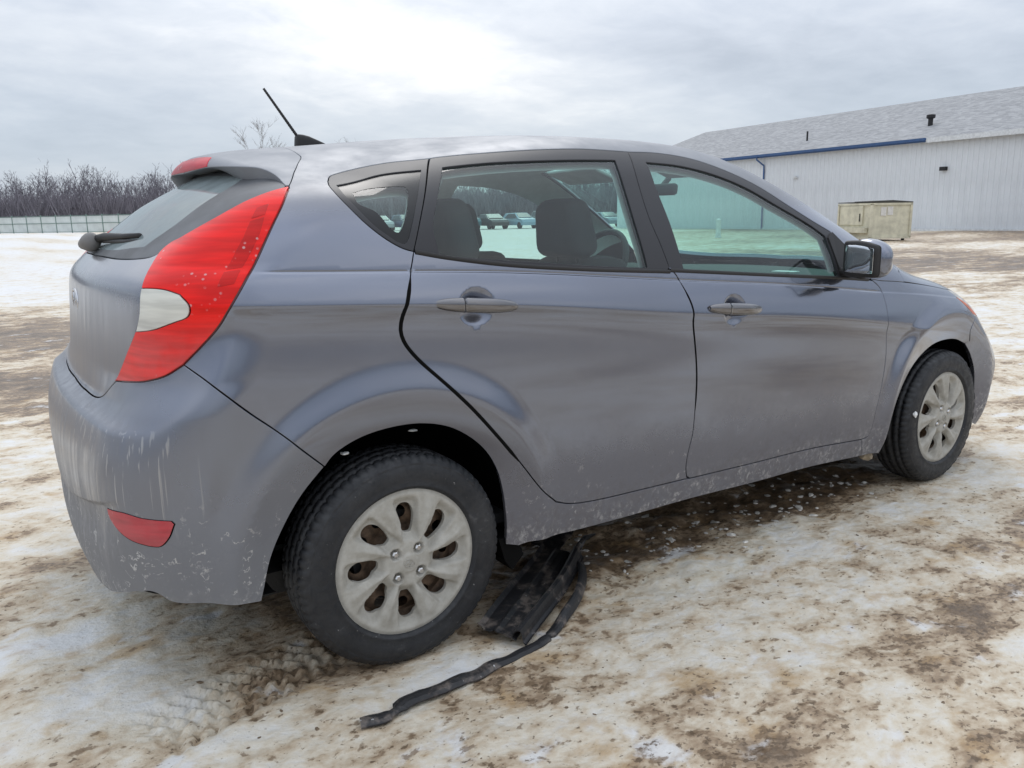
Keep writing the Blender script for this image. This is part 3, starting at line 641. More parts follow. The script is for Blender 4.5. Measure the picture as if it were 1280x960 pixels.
def mud_map(X,Y):
    d=np.hypot(X+.86,Y+2.64);az=np.degrees(np.arctan2(Y+2.64,X+.86))   # 57 = straight ahead
    U=X*.55+Y*.83;Vv=X*.83-Y*.55
    m=np.full_like(X,.40)
    m+=.18*(fbm(X*.9,Y*.9,3,51)-.5)
    streak=fbm(U*.9,Vv*.10,4,61)-.5
    far=sst(3.4,6,d)
    left=sst(66,78,az)*far;right=sst(52,38,az)*far
    m+=left*(.24*sst(5.,7.5,d)*(1-sst(12,14.5,d))-.27*sst(12.5,16,d)+.10*sst(3.6,5,d)*(1-sst(7,8,d)))+left*streak*(1.1)
    m+=right*(.06+.14*sst(14,22,d))*(1-.9*sst(26,29,d)*(1-sst(31,33,d)))+right*streak*1.0
    mid=(1-sst(62,74,az))*sst(42,54,az)*sst(6,12,d);m-=mid*.22
    # wet slush under the car and behind the rear wheel
    m+=.34*np.exp(-((Y+.10)/.62)**4)*sst(-.55,.1,X)*(1-sst(2.7,3.3,X))
    m+=.24*np.exp(-(((X+.35)/.45)**2+((Y+.62)/.22)**2))
    m+=.28*np.exp(-(((X-1.5)/.42)**2+((Y+1.55)/.20)**2))+.20*np.exp(-(((X-2.6)/.5)**2+((Y+1.35)/.2)**2))
    m-=.45*np.exp(-(((X+.85)/.22)**2+((Y+.14)/.09)**2))+.30*np.exp(-(((X+.62)/.30)**2+((Y+.62)/.16)**2))
    m+=.34*np.exp(-(((X-2.0)/.42)**2+((Y+.52)/.20)**2))
    m-=.40*np.exp(-(((X-.02)/.22)**2+((Y+.93)/.07)**2))
    return m
def ground_mat():
    m=bpy.data.materials.new('packed_dirty_snow');m.use_nodes=True;nt=m.node_tree;b=nt.nodes['Principled BSDF']
    co=nd(nt,'ShaderNodeTexCoord').outputs['Object'];at=nd(nt,'ShaderNodeAttribute',attribute_name='mud').outputs['Fac']
    st=mapping(nt,co,(1,1.35,1),rot=(0,0,.62))
    n1=noise(nt,st,2.4,5,.55,.3);n2=noise(nt,st,9.,5,.58,.2);n3=noise(nt,st,34.,4,.55);n4=noise(nt,co,85.,3,.5)
    t=mth(nt,'ADD',at,mth(nt,'MULTIPLY',mth(nt,'SUBTRACT',n1,.5),1.0))
    t=mth(nt,'ADD',t,mth(nt,'MULTIPLY',mth(nt,'SUBTRACT',n2,.5),.80))
    t=mth(nt,'ADD',t,mth(nt,'MULTIPLY',mth(nt,'SUBTRACT',n3,.5),.45))
    n0=noise(nt,mapping(nt,co,(.55,2.4,1),rot=(0,0,-.18)),1.5,5,.6,.4)
    t=mth(nt,'ADD',t,mth(nt,'MULTIPLY',mth(nt,'SUBTRACT',n0,.5),.75))
    r=nd(nt,'ShaderNodeValToRGB',{0:t});e=r.color_ramp.elements
    e[0].position=.05;e[0].color=(.66,.66,.655,1);e[1].position=1.0;e[1].color=(.06,.042,.028,1)
    for p,c in((.26,(.64,.605,.54)),(.40,(.60,.535,.43)),(.52,(.50,.41,.30)),(.64,(.34,.25,.165)),(.80,(.17,.12,.078))):
        q=e.new(p);q.color=c4(c)
    col=r.outputs[0]
    oc=mapr(nt,noise(nt,mapping(nt,st,loc=(3,1,0)),4.6,5,.6,.3),.55,.68)
    col=mixc(nt,mth(nt,'MULTIPLY',oc,.50),col,(.40,.25,.105))
    wh=mapr(nt,noise(nt,mapping(nt,st,loc=(9,4,0)),3.3,5,.6,.2),.60,.68)
    col=mixc(nt,mth(nt,'MULTIPLY',wh,.75),col,(.67,.675,.68))
    # crisp flecks of mud, thicker where the snow is dirty
    dens=mapr(nt,t,.28,.72,-.05,.15,False)
    f1=mapr(nt,mth(nt,'ADD',noise(nt,st,21.,4,.6,.1),dens),.63,.71)
    f2=mapr(nt,mth(nt,'ADD',noise(nt,mapping(nt,st,loc=(5,5,0)),52.,3,.55),dens),.66,.745)
    col=mixc(nt,mth(nt,'MULTIPLY',f1,.72),col,(.16,.105,.06))
    col=mixc(nt,mth(nt,'MULTIPLY',f2,.80),col,(.10,.066,.038))
    col=mixc(nt,mth(nt,'MULTIPLY',mapr(nt,n4,.66,.72),.35),col,(.14,.10,.06))
    nt.links.new(col,b.inputs['Base Color'])
    nt.links.new(mapr(nt,t,.35,.85,.72,.42),b.inputs['Roughness'])
    b.inputs['Specular IOR Level'].default_value=.35
    h=mth(nt,'ADD',mth(nt,'MULTIPLY',n2,.5),mth(nt,'ADD',mth(nt,'MULTIPLY',n3,.3),mth(nt,'MULTIPLY',n4,.12)))
    bp=nd(nt,'ShaderNodeBump',{'Height':h,'Strength':.55,'Distance':.03});nt.links.new(bp.outputs[0],b.inputs['Normal'])
    MAT['ground']=m
ground_mat()
def build_ground():
    xs=axis(-1.1,1.7,.0105,-2.5,5.0,.024,900.);ys=axis(-1.95,-.25,.0105,-2.7,2.5,.024,900.)
    X,Y=np.meshgrid(xs,ys,indexing='ij');Z=ground_z(X,Y);nx,ny=X.shape
    V=np.stack([X,Y,Z],-1).reshape(-1,3)
    i=np.arange(nx*ny).reshape(nx,ny);Q=np.stack([i[:-1,:-1],i[1:,:-1],i[1:,1:],i[:-1,1:]],-1).reshape(-1,4)
    me=bpy.data.meshes.new('ground');me.vertices.add(len(V));me.vertices.foreach_set('co',V.ravel())
    me.loops.add(Q.size);me.loops.foreach_set('vertex_index',Q.ravel().astype(np.int32))
    me.polygons.add(len(Q));me.polygons.foreach_set('loop_start',np.arange(0,Q.size,4,dtype=np.int32));me.polygons.foreach_set('loop_total',np.full(len(Q),4,dtype=np.int32))
    me.update(calc_edges=True);me.polygons.foreach_set('use_smooth',[True]*len(Q))
    a=me.attributes.new('mud','FLOAT','POINT');a.data.foreach_set('value',mud_map(X,Y).ravel().astype(np.float32))
    return tag(link('ground',me,None,'ground'),kind='structure')
build_ground()
def gz(x,y): return float(ground_z(np.array([x]),np.array([y]))[0])
# ------------------------------------------------------------------ loose ice and mud lumps by the sill
mat('ice_chunk',(.60,.57,.52),.45,bump=(40,.5,.01),var=(30,.35));mat('mud_clod',(.17,.12,.075),.75,bump=(60,.6,.01),var=(40,.4))
def lumps(name,n,fn,m,label,seed):
    rs=np.random.RandomState(seed);V=[];Fc=[]
    bm=bmesh.new();bmesh.ops.create_icosphere(bm,subdivisions=1,radius=1);B=np.array([v.co[:] for v in bm.verts]);T=[[v.index for v in f.verts] for f in bm.faces];bm.free()
    for i in range(n):
        x,y,s=fn(rs);k=len(V)
        P=B*(1+rs.uniform(-.35,.35,(len(B),1)))*np.array([s*rs.uniform(.8,1.7),s*rs.uniform(.7,1.2),s*rs.uniform(.25,.5)])
        a=rs.uniform(0,6.28);c,q=math.cos(a),math.sin(a);z=gz(x,y)
        for p in P: V.append((x+c*p[0]-q*p[1],y+q*p[0]+c*p[1],z+p[2]+s*.12))
        Fc+=[tuple(k+j for j in t) for t in T]
    tag(mk(name,V,Fc,None,m),label,'ice' if 'ice' in name else 'mud',kind='stuff')
lumps('ice_crumbs',170,lambda r:(r.uniform(.75,2.35),-.58+.15*r.randn()*.8,abs(r.randn())*.005+.004),'ice_chunk','grey crumbs of broken ice strewn below the car sill',3)
lumps('mud_crumbs',300,lambda r:(r.uniform(-.6,2.8),-1.0+.5*r.randn(),abs(r.randn())*.0022+.0015),'mud_clod','small brown mud crumbs scattered on the packed snow',5)
# ------------------------------------------------------------------ warehouse
BA=Vector((39.209,-24.065,0));BU=Vector((.10338,.99464,0));BN=Vector((-.99464,.10338,0));BH=5.015;BW=10.0;BR=8.35
def bpt(t,w,z): return tuple(BA+BU*t-BN*w+Vector((0,0,z)))
mat('white_sheet',(.68,.71,.74),.5,var=(.6,.06));mat('trim_white',(.66,.68,.69),.5);mat('gutter_blue',(.035,.095,.24),.45);mat('vent_black',(.012,.012,.014),.6)
def shingle_mat():
    m=bpy.data.materials.new('shingles');m.use_nodes=True;nt=m.node_tree;b=nt.nodes['Principled BSDF'];b.inputs['Roughness'].default_value=.85
    co=nd(nt,'ShaderNodeTexCoord').outputs['Object']
    v=nd(nt,'ShaderNodeTexVoronoi',{'Vector':mapping(nt,co,(3.2,6.5,6.0)),'Scale':1.},feature='F1',distance='CHEBYCHEV')
    s=nd(nt,'ShaderNodeSeparateColor',{0:v.outputs['Color']})
    n=noise(nt,co,1.3,5,.7)
    c=mixc(nt,s.outputs[0],(.21,.215,.225),(.37,.375,.385));c=mixc(nt,mapr(nt,n,.3,.7,0,.45),c,(.22,.225,.23))
    nt.links.new(c,b.inputs['Base Color'])
    bp=nd(nt,'ShaderNodeBump',{'Height':s.outputs[0],'Strength':.4,'Distance':.05});nt.links.new(bp.outputs[0],b.inputs['Normal'])
    MAT['shingles']=m
shingle_mat()
def warehouse():
    w=thing('warehouse_building','long white ribbed metal warehouse with grey shingle roof and blue gutter','building',BA,math.atan2(BU.y,BU.x))
    # local frame: x along the wall, y = into the building is -y of (u,n): build with helper
    L=lambda t,d,z:(t,-d,z)          # d into the building
    # one ribbed wall sheet
    def sheet(width,height):
        prof=[];n=3
        for k in range(n):
            a=width/n*k;prof+=[(a,0),(a+.10,0),(a+.125,.022),(a+.165,.022),(a+.19,0)]
        prof.append((width-.004,0));V=[];Fc=[]
        for u,o in prof: V+=[(u,o,0.02),(u,o,height),(u,-.03,.02),(u,-.03,height)]
        for i in range(len(prof)-1):
            a=i*4;c=a+4;Fc+=[(a,c,c+1,a+1),(a+3,c+3,c+2,a+2),(a+1,c+1,c+3,a+3)]
        me=bpy.data.meshes.new('wall_panel');me.from_pydata(V,[],Fc);me.update();me.materials.append(MAT['white_sheet']);return me
    sw=.92;me=sheet(sw,BH);t=12.
    while t<77-.01:
        o=link('wall_panel',me,w);o.location=(t,0,0);t+=sw
    t1=t
    b=MB();b.box(((12+t1)/2,-BW*2,BH/2),(t1-12,.06,BH));b.build('back_wall','white_sheet',w)
    for tt in(12.05,t1-.05):
        b=MB();b.prism([(-.06,0.02),(-2*BW+.06,.02),(-2*BW+.06,BH-.1),(-BW,BR-.12),(-.06,BH-.1)],tt-.03,tt+.03,lambda u,v,h:(h,u,v));b.build('end_wall','white_sheet',w)
    e0,e1=11.6,t1+.35;sl=(BR-BH)/BW;ov=.35
    b=MB();th=.08
    b.prism([(ov,BH-ov*sl+.02),(-BW,BR+.02),(-2*BW-ov,BH-ov*sl+.02),(-2*BW-ov,BH-ov*sl+.02+th),(-BW,BR+.02+th),(ov,BH-ov*sl+.02+th)],e0,e1,lambda u,v,h:(h,u,v));b.build('roof','shingles',w)
    zf=BH-ov*sl
    b=MB();b.box(((e0+47.5)/2,ov+.02,zf-.02),(47.5-e0,.03,.26));b.build('fascia','trim_white',w)
    b=MB();b.prism([(ov+.03,zf-.04),(ov+.14,zf-.04),(ov+.17,zf+.11),(ov+.15,zf+.11),(ov+.125,zf-.02),(ov+.045,zf-.02),(ov+.045,zf+.11),(ov+.03,zf+.11)],47.5,e1,lambda u,v,h:(h,u,v));b.build('gutter','gutter_blue',w)
    b=MB();b.box(((47.5+e1)/2,ov+.01,zf+.0),(e1-47.5,.03,.22));b.build('fascia','gutter_blue',w)
    b=MB();b.tube([(60.2,ov+.09,zf-.02),(60.2,ov+.08,zf-.22),(59.85,.10,zf-.62),(59.85,.08,zf-1.0),(59.85,.08,.05)],.055,6);b.build('downspout','gutter_blue',w)
    def onroof(t_,d): return (t_,-d,BH+sl*d+.09)
    x,y,z=onroof(58.3,2.2);b=MB();b.tube([(x,y,z-.1),(x,y,z+.62)],.06,8);b.build('roof_pipe','vent_black',w)
    x,y,z=onroof(49.4,2.5);v=MB();v.tube([(x,y,z-.1),(x,y,z+.42)],.14,10);v.tube([(x,y,z+.40),(x,y,z+.44),(x,y,z+.60),(x,y,z+.64)],[.18,.25,.25,.12],10);v.build('roof_vent','vent_black',w)
    l=MB();l.box((46.5,.12,3.32),(.34,.22,.20));l.build('wall_lamp','vent_black',w)
    l=MB();l.box((57.0,.08,3.35),(.35,.10,.12));l.box((56.95,.14,3.40),(.12,.10,.10));l.build('wall_box','trim_white',w)
    b=MB();b.box(((12+t1)/2,.06,.05),(t1-12,.05,.14));b.build('base_trim','trim_white',w)
warehouse()
# ------------------------------------------------------------------ dumpster and post
mat('dumpster_tan',(.60,.57,.44),.6,var=(3,.16));mat('dumpster_dark',(.05,.05,.045),.7);mat('sticker',(.68,.66,.62),.6)
def dumpster():
    a=math.atan2(-.33,.94);d=thing('dumpster','tan steel front-load dumpster with two white stickers beside the warehouse','dumpster',(28.0,16.0,0),a)
    # local x along the right face, local y along the left face (away)
    lx,ly,h=1.75,1.95,1.42
    b=MB();b.prism([(0,.12),(lx,.12),(lx,h),(0,h)],0.,ly,lambda u,v,q:(u,q,v));b.build('bin','dumpster_tan',d)
    for z in(.13,h-.02):
        b=MB();b.box((lx/2,ly/2,z),(lx+.09,ly+.09,.08));b.build('rim_rail','dumpster_tan',d)
    for x,y in((0,0),(lx,0),(0,ly)):
        b=MB();b.box((x,y,h/2+.06),(.09,.09,h-.14));b.build('corner_post','dumpster_tan',d)
    b=MB();b.prism([(-.04,h+.04),(lx+.04,h+.02),(lx+.04,h+.06),(lx*.5,h+.12),(-.04,h+.09)],-.05,ly*.50,lambda u,v,q:(u,q,v));b.build('lid','dumpster_dark',d)
    b=MB();b.prism([(-.04,h+.04),(lx+.04,h+.02),(lx+.04,h+.05),(lx*.5,h+.09),(-.04,h+.07)],ly*.51,ly+.05,lambda u,v,q:(u,q,v));b.build('lid','dumpster_dark',d)
    b=MB();b.box((-.03,ly*.58,.98),(.05,ly*.70,.72));b.build('side_door','dumpster_tan',d)
    b=MB();b.box((-.075,ly*.30,.9),(.03,.03,.30));b.build('latch','dumpster_dark',d)
    b=MB();b.box((-.10,ly*.5,.42),(.16,ly*.86,.20));b.build('fork_pocket','dumpster_tan',d)
    for k in(0,1):
        b=MB();b.box((.52+k*.30,-.012,1.12+.02*k),(.24,.012,.32));b.build('sticker','sticker',d)
    for x,y in((.15,.15),(lx-.15,.15),(.15,ly-.15),(lx-.15,ly-.15)):
        b=MB();b.tube([(x,y,0),(x,y,.10)],.06,8);b.build('foot','dumpster_dark',d)
dumpster()
mat('post_white',(.72,.73,.72),.5)
b=MB();b.tube([(29.4,24.9,-.1),(29.4,24.9,.84),(29.4,24.9,.90)],[.12,.12,.05],12);b.tube([(29.4,24.9,-.05),(29.4,24.9,.05)],.17,12);tag(b.build('bollard','post_white',None),'short white bollard standing on the snow before the warehouse wall','bollard')
# ------------------------------------------------------------------ fence
mat('fence_panel',(.60,.64,.62),.6,var=(.8,.10));mat('fence_green',(.16,.24,.21),.5)
def fence():
    A=Vector((25.,97.5,0));B=Vector((-22.,172.,0));dv=(B-A).normalized();n=int((B-A).length/2.9);ang=math.atan2(dv.y,dv.x)
    f=thing('yard_fence','long pale panel fence with green rails and posts along the snowfield','fence',A,ang)
    def part(name,m,*bx):
        b=MB()
        for c,d in bx: b.box(c,d)
        o=b.build(name,m,f);return o
    p0=part('fence_panel','fence_panel',((1.45,0,1.12),(2.74,.03,2.0)));q0=part('post','fence_green',((0,.0,1.18),(.10,.10,2.36)))
    r0=[part('rail','fence_green',((1.45,.05,z),(2.86,.06,.07))) for z in(.10,1.25,2.2)]
    for i in range(1,n):
        for o in [p0,q0]+r0:
            c=o.copy();COL.objects.link(c);c.parent=f;c.location=(2.9*i,0,0)
fence()
# ------------------------------------------------------------------ bare trees
mat('hazy_bark',(.20,.185,.21),.9,var=(.4,.25));mat('twig_pale',(.17,.145,.13),.9,var=(.4,.2))  # wood bark lightened to blue-grey, so distance haze sits in the colour
def tree_geo(rs,h,spread=1.,dens=1.,thick=1.,lean=.25):
    """trunk and limbs as tapered three-sided sticks"""
    T=[];Tw=[]
    def stick(lst,p,q,r0,r1):
        d=(q-p);l=np.linalg.norm(d);d=d/max(l,1e-6);u=np.cross(d,[.3,.9,.2]);u/=np.linalg.norm(u);w=np.cross(d,u)
        R0=[p+r0*(u*math.cos(a)+w*math.sin(a)) for a in(0,2.09,4.19)];R1=[q+r1*(u*math.cos(a)+w*math.sin(a)) for a in(0,2.09,4.19)]
        lst.append(R0+R1)
    def grow(p,d,L,r,lev):
        n=3 if lev==0 else 2
        for i in range(n):
            q=p+d*L/n;r1=r*(1-.55*(i+1)/n);stick(T if lev<2 else Tw,p,q,r*(1-.55*i/n),r1);p=q
            d=d+rs.uniform(-.14,.14,3);d[2]+=.08;d/=np.linalg.norm(d)
            if lev<4:
                k=rs.poisson((2.6,2.2,1.9,1.2)[lev]*dens) if not(lev==0 and i==0) else 0
                for _ in range(k):
                    a=rs.uniform(0,6.28);e=np.array([math.cos(a),math.sin(a),0])*spread*rs.uniform(.5,1.1)+d*rs.uniform(.5,1.1);e/=np.linalg.norm(e)
                    grow(p-d*L/n*rs.uniform(0,.8),e,L*rs.uniform(.38,.62),max(r1*.55,.012*thick),lev+1)
    grow(np.zeros(3),np.array([rs.uniform(-.1,.1)*lean,rs.uniform(-.1,.1)*lean,1.]),h*.82,h*.014*thick,0)
    return T,Tw
FS=[(0,1,4,3),(1,2,5,4),(2,0,3,5)]
def sticks(lst,off=np.zeros(3),sc=1.,rot=0.):
    if not lst: return np.zeros((0,3)),np.zeros((0,4),int)
    A=np.array(lst)*sc;c,s=math.cos(rot),math.sin(rot)
    X=A[...,0]*c-A[...,1]*s;Y=A[...,0]*s+A[...,1]*c;A=np.stack([X,Y,A[...,2]],-1)+off
    k=np.arange(len(A))[:,None,None]*6;Q=(k+np.array(FS)[None]).reshape(-1,4);return A.reshape(-1,3),Q
def wood():
    rs=np.random.RandomState(11);var=[tree_geo(rs,5.5+.30*i,.55,.92,2.1) for i in range(9)]
    VV=[];QQ=[];k=0
    for row,(d0,n,sc) in enumerate(((150,190,.70),(156,210,.84),(163,230,.95),(171,230,1.0),(180,230,1.05),(190,230,1.10))):
        for i in range(n):
            az=R_(42+62*(i+rs.uniform(-.5,.5))/n);d=d0+rs.uniform(-4,4)
            p=np.array([-.86+d*math.cos(az),-2.64+d*math.sin(az),-.1])
            hs=.96+.07*math.sin(az*23)+.05*math.sin(az*51+1)
            v=var[rs.randint(9)];s=sc*hs*rs.uniform(.80,1.06)*d/165.
            st=(v[0]+v[1]);st=[q for j,q in enumerate(st) if j<40 or (j*7+i)%5<3]
            V,Q=sticks(st,p,s,rs.uniform(0,6.28));VV.append(V);QQ.append(Q+k);k+=len(V)
    for i in range(420):  # unseen tree ring behind the camera, added to darken the paint's reflections
        az=R_(110+225*(i+rs.uniform(-.5,.5))/420);d=rs.uniform(95,125);p=np.array([-.86+d*math.cos(az),-2.64+d*math.sin(az),-.1])
        if 40<p[0]<60 and -28<p[1]<55: continue
        v=var[rs.randint(9)];V,Q=sticks(v[0]+v[1][::2],p,rs.uniform(.9,1.25),rs.uniform(0,6.28));VV.append(V);QQ.append(Q+k);k+=len(V)
    # brush at the foot of the wood
    for i in range(3600):
        az=R_(42+62*rs.uniform());d=rs.uniform(147,190);p=np.array([-.86+d*math.cos(az),-2.64+d*math.sin(az),-.1]);st=[]
        for j in range(7):
            a=rs.uniform(0,6.28);h=rs.uniform(2.5,6.2);q=np.array([math.cos(a)*h*.35,math.sin(a)*h*.35,h]);u=rs.uniform(-1,1,2)
            b0=np.array([u[0],u[1],0]);r=.07
            st.append([b0+np.array([r,0,0]),b0+np.array([-r,r,0]),b0+np.array([-r,-r,0])]+[b0+q+np.array(x)*.4 for x in((r,0,0),(-r,r,0),(-r,-r,0))])
        V,Q=sticks(st,p);VV.append(V);QQ.append(Q+k);k+=len(V)
    V=np.vstack(VV);Q=np.vstack(QQ);print('wood quads',len(Q))
    me=bpy.data.meshes.new('far_wood');me.vertices.add(len(V));me.vertices.foreach_set('co',V.ravel())
    me.loops.add(Q.size);me.loops.foreach_set('vertex_index',Q.ravel().astype(np.int32));me.polygons.add(len(Q))
    me.polygons.foreach_set('loop_start',np.arange(0,Q.size,4,dtype=np.int32));me.polygons.foreach_set('loop_total',np.full(len(Q),4,dtype=np.int32));me.update(calc_edges=True)
    tag(link('far_wood',me,None,'hazy_bark'),'dense leafless wood along the far edge of the snowfield, plus an added ring out of view','wood',kind='stuff')
wood()
def lone_tree(px_dir,dist,h,seed,label):
    rs=np.random.RandomState(seed);T,Tw=tree_geo(rs,h,.55,1.45,.9)
    t=thing('bare_tree',label,'tree',(-.86+px_dir[0]*dist,-2.64+px_dir[1]*dist,-.05),0)
    V,Q=sticks(T);mk('trunk',V,Q.tolist(),t,'twig_pale');V,Q=sticks(Tw);mk('crown',V,Q.tolist(),t,'twig_pale')
lone_tree((.2865,.9581),95,8.6,4,'broad bare tree whose crown shows above the car spoiler')
lone_tree((.3869,.9221),96,8.0,9,'narrow bare tree whose top shows beside the aerial base')
# ------------------------------------------------------------------ distant parked cars
mat('far_glass',(.03,.04,.05),.1);mat('far_tyre',(.02,.02,.02),.8)
PROT={}
def far_car(kind,colname,col,pos,rz,label):
    if colname not in MAT: mat(colname,col,.3,coat=.6)
    prof={'sedan':[(-2.2,.35),(-2.2,.75),(-2.1,.92),(-1.5,.98),(-.9,1.40),(.35,1.43),(1.15,1.0),(2.0,.86),(2.22,.65),(2.2,.32)],
          'suv':[(-2.2,.38),(-2.25,.9),(-2.1,1.1),(-1.85,1.62),(.4,1.68),(1.1,1.15),(2.0,1.02),(2.2,.75),(2.2,.36)],
          'hatch':[(-1.95,.34),(-2.0,.8),(-1.9,1.0),(-1.5,1.45),(.3,1.5),(1.05,1.02),(1.85,.88),(2.0,.62),(1.98,.32)]}[kind]
    t=thing('parked_car',label,'car',pos,rz,'cars parked in a row across the field')
    b=MB();n=len(prof);V=[];ws=(.62,.84,.88,.88,.84,.62)
    ys=(-.86,-.80,.80,.86);zt=max(p[1] for p in prof)
    V=[];Fc=[]
    for k,s in enumerate((-1,-1,1,1)):
        for x,z in prof:
            w=.88-(.24*max(0,(z-.95)/.7)) ;V.append((x*(1 if k in(1,2) else .985),s*(w if k in(0,3) else w-.05),z*(1 if k in(1,2) else .985)))
    for k in range(3):
        for i in range(n): Fc.append((k*n+i,k*n+(i+1)%n,(k+1)*n+(i+1)%n,(k+1)*n+i))
    Fc+=[tuple(range(n))[::-1],tuple(3*n+i for i in range(n))]
    mk('body',V,Fc,t,colname)
    zb=.98 if kind!='suv' else 1.12
    for s in(-1,1):
        m=MB();g=[(-1.35,zb+.04),(-.85,zt-.10),(.30,zt-.10),(.92,zb+.04)] if kind!='suv' else [(-1.9,zb+.04),(-1.7,zt-.10),(.35,zt-.10),(.92,zb+.04)]
        m.prism(g,.0,.02,lambda u,v,h,s=s:(u,s*(.88-.24*max(0,(v-.95)/.7)+h),v));m.build('side_window','far_glass',t)
    fz=[p for p in prof if p[0]>0];x0,z0=max((p for p in prof if p[0]>0 and p[1]>1.2),key=lambda p:p[0]);x1,z1=min((p for p in prof if p[0]>.5 and p[1]<1.2),key=lambda p:p[0])
    m=MB();m.add([(x0+.05,-.60,z0-.04+.02),(x0+.05,.60,z0-.04+.02),(x1+.0,.74,z1+.05),(x1+.0,-.74,z1+.05),(x0+.02,-.60,z0-.06),(x0+.02,.60,z0-.06),(x1-.03,.74,z1),(x1-.03,-.74,z1)],[(0,1,2,3),(7,6,5,4),(0,4,5,1),(1,5,6,2),(2,6,7,3),(3,7,4,0)]);m.build('windshield','far_glass',t)
    for x in(-1.3,1.3):
        for s in(-1,1):
            m=MB();m.tube([(x,s*.70,.32),(x,s*.90,.32)],.32,12);m.build('wheel','far_tyre',t)
def car_row():
    cols=[('suv','far_white',(.62,.63,.64),'white sport utility vehicle first in the far parked row'),('sedan','far_silver',(.38,.40,.42),'silver sedan parked beside the white utility vehicle far off'),('hatch','far_navy',(.03,.05,.12),'navy blue hatchback in the far parked row'),
     ('sedan','far_white2',(.66,.67,.68),'white sedan between navy and teal cars in the far row'),('suv','far_teal',(.06,.17,.20),'teal sport utility vehicle in the far parked row'),('sedan','far_black',(.02,.02,.022),'black sedan next to the teal utility vehicle far off'),
     ('hatch','far_lightblue',(.25,.38,.48),'light blue hatchback in the far parked row'),('suv','far_grey',(.18,.19,.20),'grey sport utility vehicle in the far parked row'),('sedan','far_red',(.25,.03,.03),'dark red sedan in the far parked row'),
     ('sedan','far_bluegrey',(.16,.22,.28),'blue grey sedan in the far parked row'),('hatch','far_cream',(.55,.52,.45),'cream hatchback in the far parked row'),('suv','far_darkblue',(.04,.07,.14),'dark blue sport utility vehicle last in the far row')]
    F2=Vector((.5514,.8342,0));R2=Vector((.8342,-.5514,0))
    for i,(k,cn,c,lab) in enumerate(cols):
        p=Vector((-.86,-2.64,0))+F2*(80+.4*math.sin(i*2.1))+R2*(-15.5+2.75*i)
        far_car(k,cn,c,(p.x,p.y,0),math.atan2(-F2.y,-F2.x)+.5+.06*math.sin(i*3.3),lab)
car_row()

# ------------------------------------------------------------------ the car
def lens_mat(name,col,rough,sub=None):
    m=bpy.data.materials.new(name);m.use_nodes=True;nt=m.node_tree;b=nt.nodes['Principled BSDF']
    co=nd(nt,'ShaderNodeTexCoord').outputs['Object'];s=nd(nt,'ShaderNodeSeparateXYZ',{0:co})
    n=noise(nt,co,11.,5,.6);st=noise(nt,mapping(nt,co,(6,6,60)),1.,2,.5)
    dusty=mth(nt,'MULTIPLY',mapr(nt,s.outputs[2],.99,.86),mapr(nt,n,.2,.7,.25,.75))
    c=mixc(nt,mapr(nt,st,.3,.7),tuple(a*.8 for a in col),tuple(min(1,a*1.15) for a in col))
    c=mixc(nt,mth(nt,'MULTIPLY',dusty,.42),c,(.34,.24,.23))
    vor=nd(nt,'ShaderNodeTexVoronoi',{'Vector':co,'Scale':60.},feature='F1').outputs[0]
    sp=mth(nt,'MULTIPLY',mapr(nt,vor,.26,.12),mapr(nt,noise(nt,co,7.,3,.6),.57,.66))
    c=mixc(nt,mth(nt,'MULTIPLY',sp,.6),c,(.6,.5,.5))
    nt.links.new(c,b.inputs['Base Color'])
    nt.links.new(mth(nt,'ADD',rough,mth(nt,'MULTIPLY',dusty,.4)),b.inputs['Roughness'])
    b.inputs['Coat Weight'].default_value=.2;b.inputs['Coat Roughness'].default_value=.06;b.inputs['Specular IOR Level'].default_value=.12
    b.inputs['Subsurface Weight'].default_value=.0
    bp=nd(nt,'ShaderNodeBump',{'Height':st,'Strength':.25,'Distance':.004});nt.links.new(bp.outputs[0],b.inputs['Normal'])
    MAT[name]=m
lens_mat('red_lens',(.78,.013,.010),.25);lens_mat('red_strip',(.55,.010,.008),.3);lens_mat('red_reflector',(.50,.03,.045),.4)
lens_mat('clear_lens',(.62,.62,.57),.3);lens_mat('amber_lens',(.75,.22,.12),.3)
mat('lens_edge',(.09,.008,.01),.3,coat=.6)
lens_mat('headlamp_lens',(.62,.62,.58),.15)
dirt_mat('handle_paint',(.17,.165,.172),.15,.93,1.,film=.0,salt=0)
dirt_mat('cover_silver',(.60,.59,.55),.42,.0,0,film=.05,salt=.1,dustcol=(.30,.28,.24))
car=thing('hatchback_car','dirty dark grey five-door hatchback with red wraparound tail lamps parked on the snow','car')
def S3(pts): return to3('S',pts).tolist()
def V3(pts):
    """(x,|y|) on the upper skin"""
    return to3('V',pts).tolist()
def RZ(x,y,z): return (x,-abs(y),z)
roof_c0=V3([(-.03,0)])[0];roof_c1=V3([(1.43,0)])[0]
ws_top=V3([(1.43,0),(1.415,.25),(1.37,.48)])
apillar=V3([(1.37,.48),(1.5,.535),(1.7,.60),(1.9,.655),(2.07,.70),(2.18,.735)])
spoil_top=V3([(-.03,0),(-.036,.2),(-.05,.34)])+T_('spoiler_cut')[1:]
arch=[(.319,.253),(.318,.31),(.312,.362),(.30,.425),(.28,.488),(.247,.545),(.197,.595),(.13,.636),(.05,.657),(-.04,.658),(-.12,.643),(-.18,.614)]
qo=T_('qwin_out');rr=T_('rdoor_rear');bp_=T_('bpost');ff_=T_('fdoor_front')
qtop=qo[:5];qbot=qo[6:]+[qo[0]]
